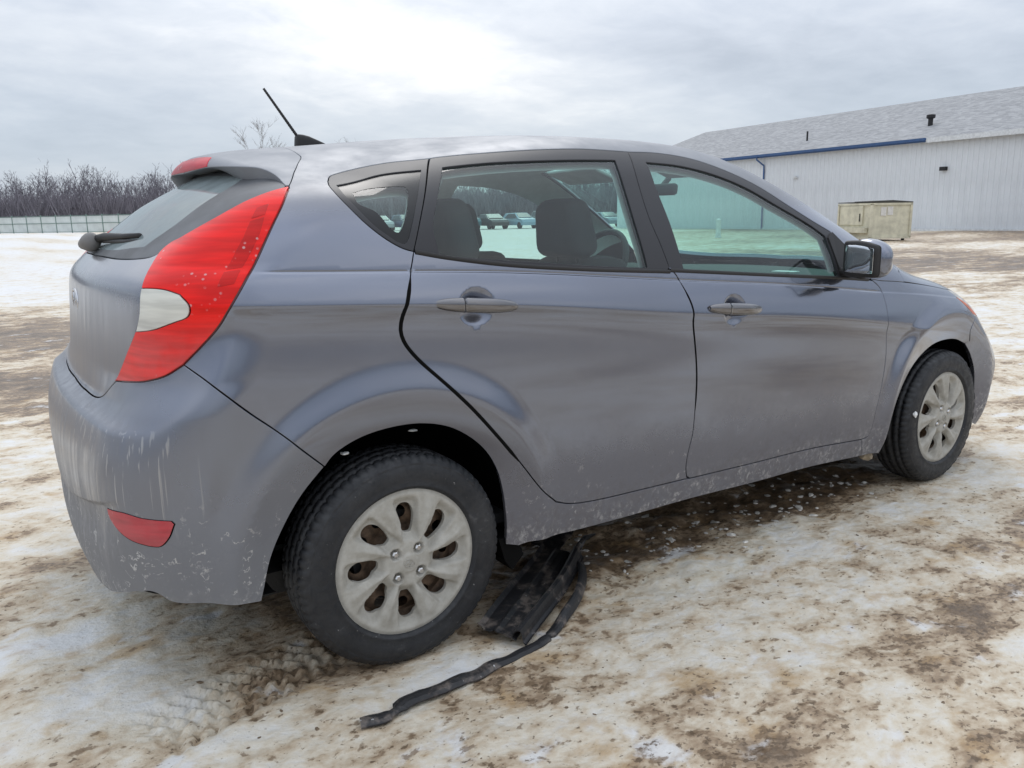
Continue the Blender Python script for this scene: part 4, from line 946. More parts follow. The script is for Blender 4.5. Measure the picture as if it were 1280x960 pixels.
shell=[rev(T_('bump_cut')),rev(T_('tail_front')),rev(spoil_top),[roof_c0,roof_c1],ws_top,apillar,[apillar[-1],ff_[3]],
  rev(ff_[:4]),rev(T_('fdoor_top')),rev(T_('rdoor_top')),rev(qtop),rev(qbot),rr[2:],T_('rdoor_bot'),T_('fdoor_bot'),
  [T_('fdoor_bot')[-1],T_('sill_bot')[-2]],rev(T_('sill_bot')[:-1]),S3(arch)+[T_('bump_cut')[-1]]]
body=skin('body_shell','T',shell,m='paint',parent=car,h=.011,half=True,rim=.02,feat=True)
body['label']='roof, rear quarter and sill painted dark grey with road dirt'
# ---- fenders, hood, front
farch=[(2.723,.596),(2.64,.622),(2.567,.629),(2.47,.622),(2.389,.597),(2.30,.555),(2.229,.499),(2.18,.43),(2.155,.36),(2.138,.26),(2.131,.201)]
hl=T_('hoodline');hd=T_('headlamp')
fender=[hl,[hl[-1],hd[0]],hd,T_('fender_front'),S3(farch),[S3([farch[-1]])[0],T_('sill_bot')[-2]],[T_('sill_bot')[-2],ff_[-1]],rev(ff_[3:]),[ff_[3],hl[0]]]
skin('front_fender','T',fender,m='paint',parent=car,h=.011,both=True,rim=.02,feat=True)
hoodfront=V3([(2.633,.764),(2.85,.69),(3.03,.52),(3.16,.28),(3.21,0)])
hood=[V3([(2.55,0),(2.47,.4),(2.245,.775)]),[V3([(2.245,.775)])[0],hl[1]],hl[1:]+[hoodfront[0]],hoodfront,[hoodfront[-1],V3([(2.55,0)])[0]]]
skin('hood','V',hood,m='paint',parent=car,h=.02,half=True,rim=.02)
ws_bot=V3([(2.18,.735),(2.42,.4),(2.50,0)])
wind=[ws_top,apillar,ws_bot,[ws_bot[-1],ws_top[0]]]
wg=skin('windshield','V',wind,m='windshield_glass',parent=car,h=.03,half=True,rim=.004,off=.004)
cowl=[rev(ws_bot),[ws_bot[0],V3([(2.245,.775)])[0]],rev(V3([(2.55,0),(2.47,.4),(2.245,.775)])),[V3([(2.55,0)])[0],ws_bot[-1]]]
corner_=[[apillar[-1],ff_[3]],[ff_[3],hl[0]],hl[:2],[hl[1],V3([(2.245,.775)])[0]],[V3([(2.245,.775)])[0],apillar[-1]]]
skin('fender_corner','T',corner_,m='paint',parent=car,h=.02,both=True,rim=.012)
skin('cowl_panel','V',cowl,m='paint',parent=car,h=.03,half=True,rim=.02,off=.002)
bl=[(2.775,-.82,.714),(2.95,-.74,.675),(3.12,-.56,.655)]
hlamp=[hd,bl,[bl[-1],hoodfront[2]],rev(hoodfront[:3])]
hlp=skin('headlight','C',hlamp,m='headlamp_lens',parent=car,h=.014,both=True,rim=.02)
amb=[[(2.66,-.79,.80),(2.70,-.80,.765),(2.76,-.82,.722)],[(2.76,-.82,.722),(2.83,-.80,.705)],[(2.83,-.80,.705),(2.74,-.79,.77)],[(2.74,-.79,.77),(2.66,-.79,.80)]]
for par in hlp: pass
a1=skin('turn_signal','C',amb,m='amber_lens',parent=hlp[0],h=.012,both=True,mirror=hlp[1],off=-.0015,rim=.003)
farch2=[(2.723,.596),(2.79,.54),(2.85,.46),(2.885,.36),(2.895,.24)]
fa3=S3(farch2)
fbump=[[(3.38,0,.665),(3.3,-.3,.66),bl[-1]],rev(bl),T_('fender_front'),fa3,[fa3[-1],(2.92,-.80,.19)],[(2.92,-.8,.19),(3.15,-.6,.17),(3.33,0,.17)],[(3.33,0,.17),(3.38,0,.665)]]
fb=skin('front_bumper','C',fbump,m='paint',parent=car,h=.016,half=True,rim=.02)
skin('grille','C',[[(3.3,0,.30),(3.3,-.4,.30)],[(3.3,-.4,.30),(3.3,-.46,.40),(3.3,-.38,.52)],[(3.3,-.38,.52),(3.3,0,.54)],[(3.3,0,.54),(3.3,0,.30)]],m='black_plastic',parent=fb,h=.03,half=True,off=-.003,rim=.004)
lip=[[hoodfront[2],bl[-1]],[bl[-1],(3.3,-.3,.66),(3.38,0,.665)],[(3.38,0,.665),hoodfront[-1]],rev(hoodfront[2:])]
skin('front_panel','C',lip,m='black_plastic',parent=car,h=.03,half=True,rim=.01)
# ---- doors
def door(front):
    if front:
        pan=[bp_[4:],T_('fdoor_bot'),rev(ff_[3:]),rev(T_('fbelt'))]
        fr=[bp_[:5],T_('fbelt'),rev(ff_[:4]),rev(T_('fdoor_top'))];win=[[*T_('fwin')[:8]],T_('fwin')[7:9],T_('fwin')[8:11],T_('fwin')[10:]+[T_('fwin')[0]]]
        win=[T_('fwin')[:7],T_('fwin')[6:9],T_('fwin')[8:11],T_('fwin')[10:]+[T_('fwin')[0]]]
        belt=T_('fbelt');bow=1
    else:
        pan=[rr[2:],T_('rdoor_bot'),rev(bp_[4:]),rev(T_('rbelt'))]
        fr=[rr[:3],T_('rbelt'),rev(bp_[:5]),rev(T_('rdoor_top'))]
        w=T_('rwin');win=[w[:4],w[3:7],w[6:11],w[10:]+[w[0]]]
        belt=T_('rbelt');bow=0
    ds=skin('door','T',pan,m='paint',parent=car,h=.0095,both=True,rim=.02,gap=.003,feat=True)
    fs_=skin('window_frame','T',fr,[win],m='frame_black',parent=ds[0],mirror=ds[1],h=.02,both=True,rim=.012,hb=.012,off=.001)
    gs=skin('window_glass','T',win,m='side_glass',parent=ds[0],mirror=ds[1],h=.05,hb=.02,both=True,rim=0,off=.006,gap=-.004)
    for k,d in enumerate(ds):
        sg=-1 if k==0 else 1
        P=np.array(crom([(q[0],q[2]) for q in belt],.02));B=to3('S',P);N=grad(B)
        V=[];Fc=[]
        for b,n in zip(B,N):
            up=np.array([0,0,1.])
            for du,dn in((-.006,.0),(-.006,.004),(.003,.0045),(.006,.0)): V.append((b+n*dn+up*du)*np.array([1,-sg if False else (1 if sg<0 else -1),1]))
        for i in range(len(B)-1):
            for j in range(3): 
                q=(i*4+j,i*4+j+1,i*4+4+j+1,i*4+4+j);Fc.append(q if sg>0 else q[::-1])
        mk('belt_moulding',V,Fc,d,'black_plastic',True)
        handle(d,BOWLS[bow],sg,.123 if not front else .126)
    # rubber edge seal along the trailing edge
    line=rr[3:13] if not front else bp_[6:12]
    P=snap(crom([(q[0],-abs(q[1]),q[2]) for q in line],.02));N=grad(P)
    for k,d in enumerate(ds):
        s_=np.array([1,1 if k==0 else -1,1]);b=MB();n=len(P)
        b.tube([tuple((p-nn*.001)*s_) for p,nn in zip(P,N)],[(.0055 if not front else .0035)*min(1,.4+i/3,.4+(n-1-i)/3) for i in range(n)],6);b.build('edge_seal','gap_black',d,True)
    return ds
def handle(d,bw,sg,half):
    """pull handle over the bowl: a bowed bar with a cap piece at its rear end"""
    bx,bz=bw;sl=-.088
    def ring(t):
        x=bx+t*half;z=bz+sl*t*half+.004;w=math.sqrt(max(0.,1-abs(t)**2.6));
        return x,z,.0190*w**.8+.001,.0140*w**.6
    def bar(t0,t1,name):
        n=22;V=[];Fc=[];K=14;xs=[];zs=[]
        for i in range(n+1):
            t=t0+(t1-t0)*i/n;x,z,hh,th=ring(t);xs.append(x);zs.append(z)
        y0=-to3('S',[(bx-half*1.0,bz-sl*-half)])[0][1];y1=-to3('S',[(bx+half,bz+sl*half)])[0][1]
        for i in range(n+1):
            t=t0+(t1-t0)*i/n;x,z,hh,th=ring(t)
            yb=y0+(y1-y0)*(t+1)/2+.014*(1-t*t)
            for k in range(K):
                a=2*math.pi*k/K;ca,sa=math.cos(a),math.sin(a)
                V.append((x,sg*(yb+th*math.copysign(abs(ca)**.8,ca)),z+hh*math.copysign(abs(sa)**.9,sa)))
        for i in range(n):
            for k in range(K):
                l=(k+1)%K;q=(i*K+k,i*K+l,i*K+K+l,i*K+K+k);Fc.append(q if sg<0 else q[::-1])
        Fc+=[tuple(range(K)),tuple(n*K+k for k in range(K))[::-1]]
        return mk(name,V,Fc,d,'handle_paint',True)
    bar(-.985,-.40,'handle_cap');bar(-.385,.985,'handle')
rdoors=door(False);fdoors=door(True)
for k,(a,b) in enumerate(zip(rdoors,fdoors)):
    s=('right','left')[k]
# ---- quarter windows
qseg=[qtop,qo[4:7],qbot];qg=T_('qwin_glass');qgs=[qg[:3],qg[2:5],qg[4:7],qg[6:]+[qg[0]]];qc=T_('qwin_clear');qcs=[qc+[qc[0]]]
qf=skin('quarter_window_frame','T',qseg,[qgs],m='frame_black',parent=car,h=.015,hb=.01,both=True,rim=.012,off=.001)
skin('frit_border','T',qgs,[qcs],m='frit',parent=qf[0],mirror=qf[1],h=.02,hb=.008,both=True,rim=0,off=.0045,gap=-.002)
skin('quarter_glass','T',qcs,m='side_glass',parent=qf[0],mirror=qf[1],h=.05,hb=.01,both=True,rim=0,off=.0048,gap=-.004)
# ---- rear: bumper, tailgate, glass, spoiler, lamps
gb=T_('gate_bottom');tb=T_('tail_bottom');ti=T_('tail_inner');bb=T_('bump_bot')
gbc=gb[:4]+[(-.647,0,.7385)]
bbot=[(-.66,0,.225),(-.66,-.3,.245),(-.65,-.5,.28)]+rev(bb)[1:]
bumper=skin('rear_bumper','R',[bbot,rev(T_('bump_arch'))[:-1]+[T_('bump_cut')[-1]],rev(T_('bump_cut')),tb,gbc,[gbc[-1],bbot[0]]],m='paint_rear',parent=car,h=.0095,half=True,rim=.014)
bumper['label']='rear bumper streaked with dried salt'
rf=T_('reflector');rfs=[rf[:4],rf[3:5],rf[4:8],rf[7:]+[rf[0]]]
skin('reflector','R',rfs,m='red_reflector',parent=bumper,h=.012,hb=.006,both=True,off=-.002,rim=.004,gap=.001)
skin('reflector_recess','R',rfs,m='gap_black',parent=bumper,h=.012,hb=.006,both=True,off=-.0006,rim=0,gap=-.0015)
gl_b=[ti[6]]+T_('glass_bottom')[1:5];gl_b[-1]=(-.553,0,1.081)
gate=skin('tailgate','R',[rev(gbc),rev(gb[:1])+ti[1:2] if False else ti[:7],gl_b,[gl_b[-1],gbc[-1]]],m='paint_rear',parent=car,h=.0105,half=True,rim=.02)
gt=T_('glass_top');gtop=[(-.285,0,1.309)]+gt[2:]
clear=[[(-.285,0,1.300),(-.262,-.2,1.305),(-.232,-.36,1.295)],[(-.232,-.36,1.295),(-.30,-.44,1.23),(-.40,-.46,1.165),(-.485,-.42,1.112)],[(-.485,-.42,1.112),(-.52,-.2,1.10),(-.53,0,1.098)],[(-.53,0,1.098),(-.285,0,1.30)]]
gseg=[gl_b[:],[gl_b[-1],gtop[0]],gtop,[gtop[-1]]+rev(ti[6:])]
gseg=[gl_b,[gl_b[-1],gtop[0]],gtop,rev(ti[6:])]
def two_zone():
    # border with the clear field cut out of the half next to the centre line
    cl=[[gl_b[-1],(-.53,0,1.098)],clear[2][::-1],rev(clear[1]),rev(clear[0]),[clear[0][0],gtop[0]],gtop,rev(ti[6:]),gl_b[:]]
    return cl
LIP[0]=0.
clear[0]=[(-.245,0,1.326),(-.226,-.2,1.324),(-.200,-.36,1.312)];clear[1][0]=clear[0][-1];clear[3][1]=clear[0][0]
gtop0=gtop;gtop=[(p[0]+.028*k,p[1],p[2]+.026*k) for p in gtop for k in [max(0,1-(abs(p[1])/.60)**2)]]
rgf=skin('window_border','Q',two_zone(),m='frit_dusty',parent=gate,h=.016,half=True,rim=.006,off=.002,hb=.01)
skin('rear_window','Q',clear,m='rear_glass',parent=gate,h=.02,half=True,rim=0,off=.0025,hb=.01,gap=-.003)
LIP[0]=1.;gtop=gtop0
gtu=[(p[0]-.003,p[1],p[2]+.004*max(0,1-abs(p[1])/.5)) for p in gtop]
spo=[spoil_top,rev(gtu),[gtu[0],spoil_top[0]]]
sp=skin('spoiler','Q',spo,m='paint_rear',parent=gate,h=.008,half=True,rim=.06)
l3=[(-.27,0,1.351),(-.251,-.205,1.348),(-.266,-.235,1.319),(-.29,0,1.317)]
skin('brake_lamp','Q',[[l3[0],l3[1]],[l3[1],l3[2]],[l3[2],l3[3]],[l3[3],l3[0]]],m='red_reflector',parent=sp,h=.01,half=True,off=-.002,rim=.003)
tf=T_('tail_front');tls=[tf,tb,ti+[tf[0]]];rv=T_('reverse');rvs=[rv[:3],rv[2:6],rv[5:8],rv[7:]+[rv[0]]]
tl=skin('tail_light','R',tls,[rvs],m='red_lens',parent=car,h=.009,hb=.009,both=True,off=-.004,rim=.02,gap=.003)
skin('lens_seat','R',tls,m='lens_edge',parent=tl[0],mirror=tl[1],h=.03,hb=.009,both=True,off=.004,rim=.0,gap=.0)
skin('reverse_lamp','R',rvs,m='clear_lens',parent=tl[0],mirror=tl[1],h=.012,hb=.006,both=True,off=-.0045,rim=.006,gap=.001)
st=T_('strip')
def lerp3(a,b,t): return tuple(a[i]*(1-t)+b[i]*t for i in range(3))
# five darker LED cells up the front edge of the lamp
fa=[st[0],st[7],st[6],st[5]];fb_=[st[1],st[2],st[3],st[4]]
fa=crom(fa,.01);fb_=crom(fb_,.01)
for i in range(5):
    t0,t1=i/5+.012,(i+1)/5-.012
    A0,A1=fa[int(t0*(len(fa)-1))],fa[int(t1*(len(fa)-1))];B0,B1=fb_[int(t0*(len(fb_)-1))],fb_[int(t1*(len(fb_)-1))]
    skin('lamp_cell','R',[[A0,B0],[B0,B1],[B1,A1],[A1,A0]],m='red_strip',parent=tl[0],mirror=tl[1],h=.02,hb=.01,both=True,off=-.0052,rim=.002,gap=.0)
# badge, plate recess handle, wiper on the tailgate
def badge(par):
    b=MB();n=40
    pts=[(0,.062*math.cos(a),.033*math.sin(a)) for a in [2*math.pi*i/n for i in range(n)]]
    b.tube([(-.616,p[1],.955+p[2]) for p in pts],.0055,6,closed=True)
    for s in(-1,1): b.tube([(-.615,s*.026+.010,.955-.026),(-.616,s*.026-.010,.955+.026)],.006,6)
    b.tube([(-.616,-.022,.953),(-.616,.022,.957)],.005,6)
    return b.build('badge','chrome',par,True)
badge(gate)
rbox('plate_handle',(.03,.44,.026),.012,(-.606,0,.868),(0,0,0),'paint_rear',gate)
mat('wiper_grey',(.20,.195,.19),.7)
def wiper(par):
    w=rbox('wiper_cap',(.055,.15,.06),.026,(-.555,.10,1.120),(0,-.7,.0),'wiper_grey',par,warp=lambda x,y,z:(x,y,z*(1-.5*(y+.075)/.15)))
    b=MB();b.tube([(-.545,.08,1.125),(-.525,-.02,1.135),(-.500,-.17,1.137),(-.478,-.30,1.140)],[.013,.012,.008,.007],8);b.build('wiper_arm','black_plastic',par,True)
    b=MB()
    b.tube([(-.520,.42,1.118),(-.530,.2,1.122),(-.525,0,1.122),(-.502,-.2,1.124),(-.478,-.33,1.126)],.006,6);b.build('wiper_blade','black_plastic',par,True)
wiper(gate)
# ---- black liner added to darken the shut lines and keep light out, inner trim
rw=T_('rwin');fw=T_('fwin')
rwl=[rw[:4],rw[3:7],rw[6:11],rw[10:]+[rw[0]]];fwl=[fw[:7],fw[6:9],fw[8:11],fw[10:]+[fw[0]]]
inner=[S3([(-.40,.80),(-.36,.96),(-.24,1.15)])+[(-.13,-.60,1.27),(-.02,-.45,1.355)],V3([(0.03,.40),(.02,0)]),[V3([(.02,0)])[0],roof_c1],ws_top,apillar,[apillar[-1],S3([(2.06,.88)])[0]],S3([(2.06,.88),(2.06,.30)]),S3([(2.06,.30),(.42,.27)]),S3([(.42,.27),(.40,.45),(.26,.62),(.05,.70),(-.15,.69),(-.40,.80)])]
skin('gap_shade_liner','T',inner,[qcs,rwl,fwl],m='gap_black',parent=car,h=.03,hb=.02,half=True,rim=0,off=.017,gap=-.002)
trim_up=[S3([(-.22,1.10)])+[(-.13,-.62,1.25),(-.02,-.45,1.345)],V3([(0.03,.40),(.02,0)]),[V3([(.02,0)])[0],roof_c1],ws_top,apillar[:-1],[apillar[-2],S3([(1.9,.96)])[0]],S3([(1.9,.96),(1.4,.985),(.9,1.01),(.3,1.06),(-.22,1.10)])]
skin('interior_trim','T',trim_up,[qcs,rwl,fwl],m='interior_light',parent=car,h=.03,hb=.015,half=True,rim=0,off=.036,gap=-.002)
trim_lo=[S3([(-.22,1.11),(.3,1.055),(.9,1.005),(1.4,.98),(2.0,.93)]),S3([(2.0,.93),(2.0,.32)]),S3([(2.0,.32),(.42,.32)]),S3([(.42,.32),(.38,.45),(.25,.62),(.05,.70),(-.15,.70),(-.22,1.11)])]
skin('door_trim','T',trim_lo,[qcs,rwl,fwl],m='interior_dark',parent=car,h=.04,hb=.02,half=True,rim=0,off=.05,gap=-.002)
rin=[[(-.6,0,.30),(-.6,-.5,.33),(-.45,-.78,.33)],S3([(-.42,.33),(-.40,.80),(-.36,.96),(-.24,1.17)]),[(-.24,-.68,1.17),(-.45,-.5,1.12),(-.53,0,1.10)],[(-.53,0,1.10),(-.6,0,.30)]]
skin('rear_shade_liner','R',rin,m='gap_black',parent=car,h=.03,half=True,rim=0,off=.03,gap=0)
# ---- underbody and wheel housings
b=MB();b.box((1.30,0,.245),(3.3,1.30,.06));b.build('underbody','underbody',car)
b=MB();b.tube([(-.62,.42,.24),(-.3,.45,.22),(.3,.40,.22)],[.028,.028,.022],10);b.build('exhaust','underbody',car,True)
def housing(ax,sg,zc=.30,r=.375):
    V=[];Fc=[];n=28;rows=((.785,r-.004),(.77,r),(.50,r),(.50,.05))
    for i in range(n+1):
        a=R_(-25+230*i/n)
        for y,q in rows: V.append((ax+q*math.cos(a),sg*y,max(.285,zc+q*math.sin(a))))
    for i in range(n):
        for j in range(3): Fc.append((i*4+j,i*4+j+1,i*4+4+j+1,i*4+4+j))
    mk('wheel_housing',V,Fc,car,'gap_black',True)
for ax in(0,2.57):
    for sg in(-1,1): housing(ax,sg)
for sg in(-1,1):
    b=MB();b.prism([(.30,.27),(.36,.27),(.385,.205),(.345,.165),(.32,.20)],.66,.80,lambda u,v,h,s=sg:(u,s*h,v));b.build('mud_flap','gap_black',car)
# ---- wheels
RT=.2915;HZ=.2885
def tyre_mesh():
    prof=[(.186,-.060),(.194,-.070),(.2005,-.078),(.205,-.0850),(.210,-.0868),(.212,-.0852),(.228,-.0885),(.250,-.086),(.262,-.083),(.264,-.0815),(.268,-.0815),(.270,-.079),(.279,-.074),(.2855,-.068),(.2885,-.060),(.2895,-.050),(.2830,-.0485),(.2830,-.0445),(.2910,-.043),(.2915,-.022),(.2840,-.021),(.2840,-.013),(.2915,-.012)]
    prof=prof+[(r,-w) for r,w in prof[::-1]]
    n=288;m=len(prof);V=[];Fc=[]
    for i in range(n):
        a=2*math.pi*i/n;ph=i%4
        for j,(r,w) in enumerate(prof):
            rr_=r
            if abs(w)>.043 and r>.276 and ph==0: rr_=r-(.0055 if r>.284 else .004)
            if .011<abs(w)<.044 and r>.289 and (i+ (2 if abs(w)<.02 else 0))%6==0: rr_=r-.004
            ww=w
            if .2655<r<.283 and abs(w)>.07 and (i%8)<5: ww=w+math.copysign(.0022,w)
            if .213<r<.255 and abs(w)>.08 and (i%48)<17 and (i*7)%5<3: ww=w+math.copysign(.0009,w)
            z=HZ+rr_*math.sin(a)
            V.append((rr_*math.cos(a),ww,max(z,.0015)-HZ))
    for i in range(n):
        k=(i+1)%n
        for j in range(m-1): Fc.append((i*m+j,i*m+j+1,k*m+j+1,k*m+j))
    me=bpy.data.meshes.new('tyre');me.from_pydata(V,[],Fc);me.update()
    me.polygons.foreach_set('use_smooth',[True]*len(me.polygons));return me
def cover_h(x,z):
    """relief of the plastic wheel cover (outwards)"""
    r=np.hypot(x,z);ph=np.arctan2(z,x)
    base=.006*np.cos(np.clip(r/.2,0,1)*1.2)-.005*sst(.188,.1985,r)
    tw=ph-1.0*(r-.10)-R_(90-3);k=8;a=((tw/(2*np.pi)*k+.5)%1-.5)*2*np.pi/k      # angle from nearest hole centre
    d=a*r
    # pocket that opens out towards the rim, its far wall steep and its near wall a ramp
    wid=.026+.012*sst(.10,.18,r)
    pk=(1-sst(wid*.72,wid,np.abs(d+.004)))*sst(.058,.085,r)*(1-sst(.160,.186,r))
    h=base-.019*pk
    # crease along each spoke
    s=(tw/(2*np.pi)*k)%1
    h=h+.0085*np.maximum(0,1-np.abs(s-.42)/.17)*sst(.05,.09,r)*(1-sst(.15,.185,r))
    # hub: raised disc with four cups
    h=h+.004*(1-sst(.024,.027,r))
    for i in range(4):
        c=R_(45+90*i+4);q=np.hypot(x-.047*np.cos(c),z-.047*np.sin(c))
        h=h-.013*(1-sst(.0135,.0160,q))+.0015*(1-sst(.002,.004,np.abs(q-.0175)))
    return h
def cover_mesh():
    t=np.linspace(0,2*np.pi,181)[:-1];L=np.stack([.1985*np.cos(t),.1985*np.sin(t)],1);H=[]
    for i in range(8):
        pts=[]
        for r,w in ((.080,-.003),(.081,.008),(.092,.0165),(.115,.0235),(.140,.0255),(.153,.020),(.160,.009),(.161,-.004),(.156,-.016),(.140,-.0235),(.115,-.0215),(.092,-.0150),(.082,-.010)):
            a=R_(90-3)+1.0*(r-.10)+2*math.pi*i/8+w/r-.002/r
            pts.append((r*math.cos(a),r*math.sin(a)))
        H.append(crom(pts+[pts[0]],.004)[:-1])
    V2,T=tri2d(L,H,.0042)
    h=cover_h(V2[:,0],V2[:,1])
    V=[(x,-q,z) for (x,z),q in zip(V2,h)];Fc=[tuple(t) for t in T]
    cnt=set()
    for t in T:
        for i in range(3): cnt.add((int(t[i]),int(t[(i+1)%3])))
    be=[e for e in cnt if (e[1],e[0]) not in cnt];mp={}
    def low(i):
        if i not in mp: mp[i]=len(V);V.append((V[i][0]*(1.0),V[i][1]+.012,V[i][2]))
        return mp[i]
    up={}
    def dup(i):
        if i not in up: up[i]=len(V);V.append(V[i])
        return up[i]
    for i,j in be: Fc.append((dup(j),dup(i),low(i),low(j)))
    me=bpy.data.meshes.new('wheel_cover');me.from_pydata(V,[],Fc);me.update()
    me.polygons.foreach_set('use_smooth',[True]*len(me.polygons));return me
def rim_mesh():
    prof=[(.150,-.02),(.168,-.030),(.176,-.034),(.186,-.040),(.190,-.046),(.191,-.040),(.186,.06),(.15,.05),(.15,-.02)]
    n=72;m=len(prof);V=[];Fc=[]
    for i in range(n):
        a=2*math.pi*i/n
        for r,w in prof: V.append((r*math.cos(a),w,r*math.sin(a)))
    for i in range(n):
        k=(i+1)%n
        for j in range(m-1): Fc.append((i*m+j,i*m+j+1,k*m+j+1,k*m+j))
    return V,Fc
def disc_mesh():
    t=np.linspace(0,2*np.pi,73)[:-1];L=np.stack([.156*np.cos(t),.156*np.sin(t)],1);H=[]
    for i in range(12):
        a=2*math.pi*(i+.35)/12;q=np.linspace(0,2*np.pi,15)[:-1]
        H.append(np.stack([.128*np.cos(a)+.0165*np.cos(q),.128*np.sin(a)+.0165*np.sin(q)],1))
    V2,T=tri2d(L,H,.012);r=np.hypot(V2[:,0],V2[:,1])
    h=-.026+.014*(1-sst(.05,.09,r))+.010*sst(.09,.115,r)-.012*sst(.13,.155,r)
    return [(x,-q-.052,z) for (x,z),q in zip(V2,h)],[tuple(t) for t in T]
TY=tyre_mesh();CV=cover_mesh();RV,RF=rim_mesh();DV,DF=disc_mesh()
mat('drum',(.03,.028,.027),.7)
def wheel(ax,sg,steer=0.):
    w=link('wheel',None,car);w.location=(ax,sg*.7475,HZ);w.rotation_euler=(0,0,(0 if sg<0 else math.pi)+steer)
    link('tyre',TY,w,'rubber')
    cv=link('wheel_cover',CV,w,'cover_silver');cv.location=(0,-.078,0)
    roll=R_(0 if ax<1 else 22);cv.rotation_euler=(0,roll,0)
    mk('rim',RV,RF,w,'steel_rust',True);dd=mk('wheel_disc',DV,DF,w,'steel_rust',True);dd.rotation_euler=(0,roll+.2,0)
    b=MB();b.tube([(0,-.01,0),(0,.06,0)],.125,24);b.build('brake_drum','drum',w)
    for i in range(4):
        a=R_(45+90*i+4)-roll
        c=Vector((.047*math.cos(a),-.078,.047*math.sin(a)))
        b=MB();b.tube([c+Vector((0,.012,0)),c+Vector((0,-.004,0)),c+Vector((0,-.008,0))],[.0095,.0095,.006],6);b.build('lug_nut','chrome',w)
    b=MB();n=28
    b.tube([(.0165*math.cos(2*math.pi*i/n),-.0888,.0105*math.sin(2*math.pi*i/n)) for i in range(n)],.0011,5,closed=True)
    for s in(-1,1): b.tube([(s*.0065-.003,-.0888,-.0075),(s*.0065+.003,-.0888,.0075)],.0014,5)
    b.tube([(-.006,-.0888,-.001),(.006,-.0888,.001)],.0012,5);e=b.build('emblem','cover_silver',w,True);e.rotation_euler=(0,roll+.5,0)
for ax in(0,2.57):
    for sg in(-1,1): wheel(ax,sg,.02 if ax>1 else 0)
# ---- mirrors, aerial
def side_mirror(sg):
    def wp(x,y,z,d=0):
        o=y*sg/.08                       # +1 at the outer end
        k=1-.16*max(0,o)-.02*max(0,-o)
        return (x-.012*o*(x>0),y,(z-.006*o if z<0 else z-.012*max(0,o))*k)
    hsg=rbox('side_mirror',(.105,.146,.142),.048,(1.830,sg*.917,1.004),(0,0,sg*-.12),'paint',car,9,wp)
    rbox('mirror_bezel',(.030,.137,.132),.0145,(1.780,sg*.911,1.004),(0,0,sg*-.12),'black_plastic',hsg,7,wp)
    rbox('mirror_glass',(.006,.104,.100),.0029,(1.7635,sg*.910,1.004),(0,0,sg*-.12),'mirror_glass',hsg,5,wp)
    rbox('mirror_stalk',(.075,.13,.030),.014,(1.85,sg*.83,.950),(sg*-.12,0,0),'black_plastic',hsg)
    sail=[(1.80,1.075),(1.84,1.093),(1.985,.965),(2.0,.93),(1.815,.945)]
    b=MB()
    def at(u,v,h): 
        q=to3('S',[(u,v)])[0];n=grad(np.array([q]))[0];q=q+n*h;return (q[0],sg*-q[1],q[2])
    b.prism(sail,-.006,.007,at);b.build('mirror_sail','black_plastic',hsg)
for sg in(-1,1): side_mirror(sg)
zr0=V3([(.11,0)])[0][2]
ab=rbox('antenna_base',(.105,.036,.05),.012,(.115,0,zr0+.006),(0,.1,0),'black_plastic',car,7,lambda x,y,z:(x,y*(1-.55*(x>0)*x/.05),z*(1-.8*max(0,x+.02)/.075)))
b=MB();pts=[];rad=[]
for i in range(46):
    t=i/45;pts.append((.078-.105*t,0,zr0+.018+.150*t));rad.append((.0055-.0012*t)*(1 if i%2 else .86))
b.tube(pts,rad,8);b.build('antenna_mast','black_plastic',ab,True)
# ---- inside
def seat(x,y,rear=False):
    t=link('seat',None,car)
    rbox('cushion',(.50,.50,.16),.06,(x+.30,y,.42 if not rear else .48),(0,-.12,0),'seat_fabric',t)
    rbox('backrest',(.13,.47,.60 if not rear else .52),.055,(x-.01,y,.74 if not rear else .76),(0,-.30,0),'seat_fabric',t,9,lambda a,b_,c:(a+.02*(abs(b_)/.23)**2,b_*(1-.10*max(0,c)/.3),c))
    hx=x-.135 if not rear else x-.06
    rbox('headrest',(.105,.255,.20),.048,(hx,y,1.13),(0,-.16,0),'seat_fabric',t,9,lambda a,b_,c:(a,b_*(1-.16*c/.1),c))
    for s in(-1,1):
        b=MB();b.tube([(hx+.025,y+s*.055,.95),(hx,y+s*.055,1.08)],.006,6);b.build('headrest_post','chrome',t)
for sg in(-1,1):
    seat(1.0,sg*.37);seat(.44,sg*.40,True)
def dash():
    V=[];Fc=[];prof=[(1.74,.70),(1.72,.80),(1.76,.87),(1.85,.905),(2.0,.918),(2.2,.925),(2.42,.915)];n=24
    for i in range(n+1):
        y=-.70+1.4*i/n
        for x,z in prof:
            hood=.045*math.exp(-((y-.37)/.17)**2)*math.exp(-((x-1.86)/.09)**2)
            V.append((x+.06*(y/.7)**2*-1,y,z+hood-.02*(y/.7)**2))
    m=len(prof)
    for i in range(n):
        for j in range(m-1): Fc.append((i*m+j,i*m+j+1,i*m+m+j+1,i*m+m+j))
    d=mk('dashboard',V,Fc,car,'interior_dark',True)
    rbox('parking_slip',(.06,.10,.004),.0015,(2.02,-.40,.925),(0,0,.2),'paper',d)
mat('paper',(.75,.76,.74),.7)
dash()
sw=link('steering_wheel',None,car);sw.location=(1.62,.37,.93);sw.rotation_euler=(0,-R_(62),0)
b=MB();b.tube([(.185*math.cos(2*math.pi*i/40),.185*math.sin(2*math.pi*i/40),0) for i in range(40)],.015,8,closed=True);b.build('wheel_rim','interior_dark',sw,True)
rbox('wheel_hub',(.13,.16,.05),.02,(0,0,-.02),(0,0,0),'interior_dark',sw)
b=MB()
for a in(0,math.pi,-math.pi/2): b.tube([(0,0,-.01),(.18*math.sin(a),.18*math.cos(a),0)],.014,6)
b.build('wheel_spoke','interior_dark',sw,True)
